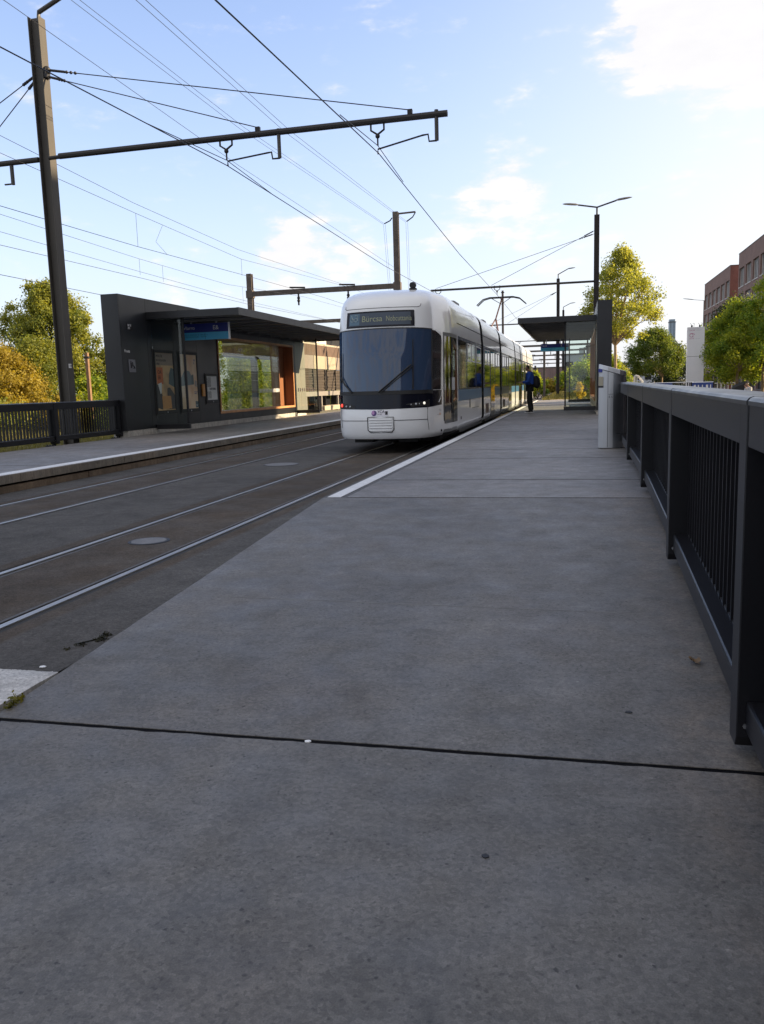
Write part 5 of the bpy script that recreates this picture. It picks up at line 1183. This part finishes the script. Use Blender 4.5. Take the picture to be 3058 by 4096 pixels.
# grass: tufts on the embankment and the verge
def grass(name, area, n, h, m, seed):
    r_ = np.random.default_rng(seed); x = r_.uniform(area[0], area[1], n); y = r_.uniform(area[2], area[3], n); z = np.full(n, area[4])
    hh = h*r_.uniform(.4, 1.2, n); a = r_.uniform(0, 2*np.pi, n); lx = r_.normal(0, .4, n)*hh; ly = r_.normal(0, .4, n)*hh; w = .012+.01*(y-10)/40
    v = np.empty((n, 3, 3)); v[:, 0] = np.stack([x-w*np.cos(a), y-w*np.sin(a), z-.02], 1); v[:, 1] = np.stack([x+w*np.cos(a), y+w*np.sin(a), z-.02], 1); v[:, 2] = np.stack([x+lx, y+ly, z+hh], 1)
    me = bpy.data.meshes.new(name); me.vertices.add(3*n); me.vertices.foreach_set('co', v.reshape(-1).astype(np.float32)); me.loops.add(3*n); me.loops.foreach_set('vertex_index', np.arange(3*n, dtype=np.int32))
    me.polygons.add(n); me.polygons.foreach_set('loop_start', np.arange(0, 3*n, 3, dtype=np.int32)); me.update(); me.validate()
    at = me.attributes.new('tint', 'FLOAT', 'FACE'); at.data.foreach_set('value', r_.uniform(0, .7, n).astype(np.float32)); me.materials.append(m)
    o = bpy.data.objects.new(name, me); COL.objects.link(o); o['kind'] = 'stuff'; o['label'] = 'dry grass'; return o
grass('grass', (-30, -12.2, 15, 45, -.5), 42000, .38, L_grass, 81)
grass('grass', (-2.4, 1.5, 60, 110, .12), 14000, .22, L_grass, 82)

# ------------------------------------------------------------------ buildings
M_brick = mat('brown_brick', (.20,.125,.10), .85, var=.14, vscale=.8, fine=.18, fscale=6)
M_brickr = mat('red_brick', (.17,.065,.05), .85, var=.2, vscale=.8, fine=.2, fscale=6)
M_win = mat('window_glass', (.018,.02,.024), .15, var=0, spec=.12)
M_trim = mat('window_trim', (.55,.53,.50), .6, var=.05)
def block(label, xf, y0, y1, depth, ht, floors, bays, loc, base=-.7, first=None, ground=True, cat='building', n_from=0):
    t = thing('brick_building', label, cat, loc, 'brick buildings on the right street')
    fh = (ht-1.6-base)/floors; w = (y1-y0)/bays
    wl_ = MB(); d = .35       # facade with recessed openings: piers, spandrels, back wall
    wl_.box(xf+d, xf+depth, y0+.01, y1-.01, base, ht-.25)
    for f in range(floors+1):
        z0 = base+f*fh; wl_.box(xf, xf+d+.05, y0, y1, (z0-.55) if f else base, z0+.35 if f < floors else ht)
    for b in range(bays+1):
        yc = y0+b*w; a0, a1 = max(y0, yc-.55), min(y1, yc+.55)
        for f in range(floors):
            z0 = base+f*fh+.35; z1 = base+(f+1)*fh-.55; wl_.box(xf+.003, xf+d+.05, a0, a1, z0, z1)
    wl_.build('wall', M_brick, t)
    MB().box(xf+.01, xf+depth, y0-.02, y0, base, ht-.02).build('gable_wall', M_brickr, t)
    MB().box(xf-.05, xf+depth, y0-.06, y1+.06, ht, ht+.08).build('roof', M_pole, t)
    for f in range(floors):
        for b in range(bays):
            z0 = base+f*fh+.35; z1 = base+(f+1)*fh-.55; a0 = y0+b*w+.55; a1 = y0+(b+1)*w-.55
            fr = MB(); fr.box(xf+.22, xf+.288, a0, a0+.10, z0, z1); fr.box(xf+.22, xf+.288, a1-.10, a1, z0, z1); fr.box(xf-.06, xf+.28, a0, a1, z0-.06, z0+.05)
            for q in (1, 2, 3):
                yy = a0+(a1-a0)*q/4; fr.box(xf+.235, xf+.288, yy-.07, yy+.07, z0+.05, z1)
            wo_ = fr.build('window', M_trim if f else M_pole, t); MB().box(xf+.29, xf+.33, a0+.1, a1-.1, z0+.05, z1).build('pane', M_win, wo_)
    return t
block('far brown brick office block with its red gable, right of the white pylon', 23.8, 147, 175, 18, 19.0, 5, 6, (30, 160, -.7))
block('nearer brown brick office block cut off at the right edge', 22.9, 110, 134.5, 20, 19.0, 5, 5, (30, 120, -.7))
# the row goes on beside the camera: its shade lies over the station
block('long brick block beside the station whose shade covers the near platforms', 20.0, -70, SHADE_END, 18, SHADE_H, 5, 16, (28, 0, -.7))
block('unseen low brick block added to darken reflections, behind the street trees, beyond the right edge of the view', 42.0, 40, 100, 14, 11.0, 3, 12, (48, 70, -.7))  # added out of view to hide bright low sky from the cab window reflection
# distant buildings
def far_block(label, x0, x1, y, z1, m, extra=None, z0=-.7, d=15, ww=.25):
    t = thing('distant_building', label, 'building', ((x0+x1)/2, y, z0), 'distant buildings'); MB().box(x0, x1, y, y+d, z0, z1).build('wall', m, t)
    MB().box(x0-.2, x1+.2, y-.15, y+d, z1, z1+.35).build('roof', M_pole, t)
    n_ = max(2, int((x1-x0)/3))
    for q in range(n_):
        for zz in np.arange(z0+2.0, z1-1.5, 3.2): MB().box(x0+(x1-x0)*(q+.5-ww)/n_, x0+(x1-x0)*(q+.5+ww)/n_, y-.06, y+.02, zz, zz+(1.4 if ww > .1 else 3.0)).build('window', M_win, t)
    if extra: MB().box(*extra).build('roof_housing', m, t)
    return t
M_bgrey = mat('far_render_grey', (.34,.36,.40), .8, var=.06); M_btan = mat('far_render_tan', (.30,.25,.23), .8, var=.08); M_bblue = mat('far_cladding_blue', (.20,.27,.34), .4, var=.08)
far_block('pale grey flat block seen through the right shelter glass', -3.5, 3.2, 200, 7.4, M_bgrey, (.4, 1.8, 200.5, 206, 7.75, 9.0))
far_block('tan block with a raised roof right of the pale grey block, beside the shelter wall', 1.9, 6.2, 182, 8.4, M_btan, (2.5, 3.4, 182.5, 186, 8.75, 9.3))
far_block('blue grey slim tower far beyond the low round tree', 39.9, 42.6, 400, 26.2, M_bblue, (40.0, 42.4, 400.4, 404, 26.5, 27.6), d=4, ww=.05)
far_block('long low grey block between the golden tree trunk and the low round tree', 5.0, 22, 260, 6.2, M_bgrey)
yw = thing('yard_wall', 'long reddish brown wall behind the rail yard, left of the far lamp mast', 'wall', (-6, 122, 0)); MB().box(-16, 4.0, 122, 122.4, -.5, 3.4).build('wall_face', mat('yard_wall_brown', (.20,.14,.13), .9, var=.2, vscale=.8, streak=.2), yw); MB().box(-16, 4.0, 121.95, 122.45, 3.4, 3.5).build('coping', M_pole, yw)
# pavilion behind the left shelter
pv = thing('station_pavilion', 'sunlit glazed pavilion with slatted panels between the left shelter and the tram', 'building', (-13.5, 40, ZP))
PXF = -12.2
MB().box(-16, PXF-.15, 36.6, 52, 3.46, 3.56).build('roof_trim', mat('pavilion_trim', (.40,.35,.28), .6), pv)
MB().box(-16, PXF-.05, 36.6, 52, 2.95, 3.455).build('brick_band', mat('pavilion_brick', (.11,.07,.05), .85, var=.15, vscale=3, streak=.2), pv)
for k in range(8):
    a = 36.7+k*1.9; MB().box(PXF-.2, PXF-.02, a, a+1.84, 2.31, 2.94).build('parapet_panel', mat('pavilion_panel', (.34,.29,.21), .7, var=.1, vscale=2) if k % 3 else mat('pavilion_panel_grey', (.22,.18,.155), .7, var=.08), pv)
    sl = MB(); sl.box(PXF-.3, PXF-.2, a, a+1.84, 1.26, 2.30)
    rs = np.random.default_rng(100+k)
    for q in range(13): sl.box(PXF-.2, PXF-.12+rs.uniform(0, .05), a+.02, a+1.80, 1.27+.079*q, 1.27+.079*q+.055)
    sl.build('slat_panel', mat('dark_slat', (.075,.058,.045), .8, var=.3, vscale=4, streak=.2), pv)
    MB().box(PXF-.34, PXF-.06, a-.05, a-.005, .3, 2.30).build('column', M_dark, pv)
    MB().box(PXF-.4, PXF-.37, a+.02, a+1.8, .32, 1.0).build('glazing', M_win, pv)
MB().box(PXF-.25, PXF, 36.6, 52, 1.02, 1.24).build('ledge_beam', mat('ledge_grey', (.24,.22,.20), .6, var=.1), pv)
for y in (37.2, 39.6, 42.5, 45.4): MB().box(PXF-.2, PXF-.02, y, y+.14, ZP, 1.018).build('ledge_post', MATS['ledge_grey'], pv)
MB().box(-16, PXF-.5, 36.6, 52, 3.57, 4.5).build('upper_storey', M_dark, pv)
MB().box(PXF-.5, PXF-.46, 40.4, 42.2, 3.6, 4.3).build('upper_window', mat('upper_window_bright_sky', (.7,.68,.62), .3), pv)  # bright sky in the opening put into the pane's pale colour
MB().box(PXF-.6, PXF+.1, 39.7, 42.4, .30, .52).build('bench_slab', mat('bench_pale', (.45,.38,.28), .7), pv)
# ------------------------------------------------------------------ white pylon and things on the street
py_ = thing('pylon_sign', 'tall white advertising pylon with a pink ring logo and two small floodlights on top', 'sign', (6.4, 50, -.7))
M_pyl = mat('pylon_white', (.72,.72,.74), .4, var=.03)
MB().box(5.97, 6.86, 50, 50.32, 2.55, 4.15).build('panel', M_pyl, py_); MB().box(5.97, 6.86, 50, 50.32, -.7, 2.535).build('panel', M_pyl, py_); MB().box(5.98, 6.85, 50.01, 50.31, 2.53, 2.555).build('panel_gap', M_seam, py_)
M_pink = mat('pink_print', (.42,.05,.20), .5)
rg = [[(6.17+.095*math.cos(a)*k, 49.995, 3.70+.105*math.sin(a)*k) for k in (.80, 1)] for a in np.linspace(0, 2*math.pi, 30)]
lg_ = MB(); lg_.grid(rg); lg_.tube([(6.10,49.99,3.79),(6.22,49.99,3.815),(6.32,49.99,3.77),(6.335,49.99,3.72)], .012, 6); lg_.ball((6.255,49.99,3.615), .022, .006, .022, 10, 6); lg_.build('logo', M_pink, py_)
text('lettering', 'SEANTOBE', .062, frame_to((6.07,49.995,3.50), (1,0,0), (0,0,1)), M_pink, py_, .001, sx=.8); text('lettering', 'TEN I GROUP', .055, frame_to((6.38,49.995,3.50), (1,0,0), (0,0,1)), mat('grey_print', (.35,.35,.40), .5), py_, .001, sx=.75)
text('lettering', 'Zuartt 2000', .075, frame_to((6.07,49.995,3.95), (1,0,0), (0,0,1)), M_pink, py_, .001, sx=.75); text('lettering', 'mernolisen stad', .05, frame_to((6.42,49.995,3.97), (1,0,0), (0,0,1)), MATS['grey_print'], py_, .001, sx=.8); text('lettering', 'kollerstrasse unt sudarme mobilstat', .035, frame_to((6.07,49.995,4.05), (1,0,0), (0,0,1)), MATS['grey_print'], py_, .001)
for xx in (6.2, 6.62):
    f = MB(); f.box(xx-.04, xx+.04, 50.1, 50.2, 4.15, 4.26); f.tube([(xx,50.1,4.24),(xx-.14,49.7,4.34)], .012, 5); f.tube([(xx+.1,50.1,4.15),(xx+.12,50.1,4.35),(xx,49.8,4.35)], .010, 5); f.build('floodlight', M_dark, py_)
def fence(label, xa, xb, y, z0, z1, m, panels, step=.12):
    t = thing('fence', label, 'fence', ((xa+xb)/2, y, z0), 'fences on the street side'); MB().tube([(xa,y,z1),(xb,y,z1)], .03, 6).build('top_rail', M_steel, t)
    b = MB(); x = xa
    while x < xb: b.box(x, x+.05, y-.01, y+.03, z0, z1-.02); x += step
    b.build('infill', m, t)
    for x in np.linspace(xa, xb, max(2, int((xb-xa)/2)+1)): MB().box(x-.03, x+.03, y-.03, y+.05, z0-.3, z1+.02).build('post', M_dark, t)
    for a, bb in panels:
        pn = MB().box(a, bb, y-.05, y-.02, z0+.1, z1-.02).build('banner', mat('banner_blue', (.035,.07,.28), .6, var=.1), t)
        k = 0; x = a+.08
        while x < bb-.08: MB().box(x, x+(.05 if k % 3 else .10), y-.054, y-.051, z0+.25, z1-.12).build('banner_print', M_wht, pn); x += .19; k += 1
fence('dark slatted fence with a blue printed banner, left of the pylon', 3.6, 6.0, 47, -.3, 1.14, M_dark, [(4.05, 4.9)])
fence('fence with a bright blue printed banner in front of the pylon', 5.55, 6.6, 44.5, -.3, 1.13, M_dark, [(5.58, 6.55)])
fence('white slatted fence right of the pylon', 6.8, 9.3, 54, -.4, 1.0, M_whitem, [], .2)
sh_ = thing('stair_handrail', 'white bent tube handrail beyond the right railing near the low round tree', 'handrail', (2.6, 40, -.4))
for dy in (0, .7): MB().tube([(2.56,40+dy,-.4),(2.56,40+dy,1.50),(2.62,40+dy,1.55),(2.70,40+dy,1.52),(2.90,40+dy,1.28),(2.92,40+dy,-.4)], .025, 8).build('rail_tube', M_whitem, sh_)
MB().tube([(2.72,40,1.5),(2.72,40.7,1.5)], .02, 6).build('cross_tube', M_whitem, sh_); MB().box(2.63, 2.67, 40, 40.04, -.4, 1.5).build('baluster', M_whitem, sh_)
cv = thing('awning_tent', 'black folded tent beside the person in the pale jacket', 'tent', (8.2, 47.2, -.7))
MB().hexa([(7.86,46.9,-.7),(8.57,46.9,-.7),(8.57,47.6,-.7),(7.86,47.6,-.7),(7.92,47.0,.88),(8.54,47.0,1.13),(8.54,47.5,1.13),(7.92,47.5,.88)]).build('canvas', M_black, cv, bevel=.1)
MB().tube([(8.56,46.88,-.7),(8.56,46.88,1.2)], .02, 6).build('pole', M_dark, cv)
for i, (x, y, z, hd) in enumerate(((7.25,52,2.95,.5),(13.6,118,11.5,1.6))):
    t = thing('street_lamp', ['small street lamp head showing right of the pylon among the leaves', 'street lamp on a long arm in front of the far brick block'][i], 'lamp', (x+hd*1.4, y, -.7), 'street lamps on the right street')
    MB().tube([(x+hd*1.5,y,-.7),(x+hd*1.5,y,z-.2)], .05, 8).build('pole', M_pole, t); a = MB().tube([(x+hd*1.5,y,z-.2),(x+hd*.7,y,z-.05)], .03, 6).build('arm', M_pole, t); luminaire((x+hd*.75,y,z-.06), (-1,0,.15), a, hd*.9)

# ------------------------------------------------------------------ small things on the ground
lf_ = thing('dead_leaf', 'curled brown dead leaf on the ramp beside the railing foot', 'leaf', (.56,3.93,.05))
mb = MB(); zz = zr(3.95)+.012
mb.grid([[(.51+.008*i, 3.90+.012*j+.006*math.sin(i*2+j), zz+.006*abs(i-3)*.6+.005*math.sin(j*1.7+i)) for i in range(7)] for j in range(5)]); mb.build('blade', mat('dead_leaf_brown', (.16,.10,.05), .8), lf_, smooth=True)
MB().tube([(.535,3.90,zz),(.55,3.87,zz+.005)], .002, 5).build('stalk', MATS['dead_leaf_brown'], lf_)
wd = thing('weed', 'small yellow green weed growing in the gap beside the pale crossing plate', 'weed', (-2.42, 3.05, -.02))
leaf_cloud('leaves', [((-2.425,3.08,.015),.03,1), ((-2.42,3.03,.01),.025,1), ((-2.43,3.12,.01),.02,.6)], 160, .016, leafmat('leaf_weed', (.10,.10,.015), (.24,.20,.03), .3), wd, np.random.default_rng(91))
MB().tube([(-2.42,3.05,-.03),(-2.42,3.06,.03)], .003, 5).build('stem', MATS['leaf_weed'], wd)
wd = thing('weed', 'dark moss and weed clump on the asphalt beside the ramp edge', 'weed', (-2.62, 4.1, 0))
leaf_cloud('leaves', [((-2.58,4.02,.004),.035,1), ((-2.60,4.10,.004),.03,.8), ((-2.64,3.92,.003),.03,.4), ((-2.67,3.84,.002),.025,.25)], 420, .011, leafmat('leaf_moss', (.015,.015,.006), (.05,.045,.012), .2), wd, np.random.default_rng(92), squash=.3)
MB().tube([(-2.60,4.05,0),(-2.66,3.9,.012)], .004, 5).build('stem', MATS['leaf_moss'], wd)
for x, y, r_, z, m_, lab in ((-2.62,3.55,.014,.004,M_wht,'tiny white pebble on the asphalt beside the pale crossing plate'), (-1.01,2.915,.011,.0,M_wht,'tiny white paper scrap lying in the near slab joint'),
                       (.21,3.35,.012,zr(3.35),M_ink,'black spot of tar on the ramp near the railing foot'), (-.25,2.24,.011,0,M_ink,'black spot of tar on the near pavement slab')):
    t = thing('litter', lab, 'litter', (x, y, z)); r_8 = np.random.default_rng(int(abs(x)*100)); lp_ = [(x+r_*1.2*math.cos(a)*r_8.uniform(.7,1.1), y+r_*math.sin(a)*r_8.uniform(.7,1.1), z) for a in np.linspace(0, 2*math.pi, 12)[:-1]]
    MB().prism(lp_, (0,0,-.001), (0,0,.003)).build('piece', m_, t)
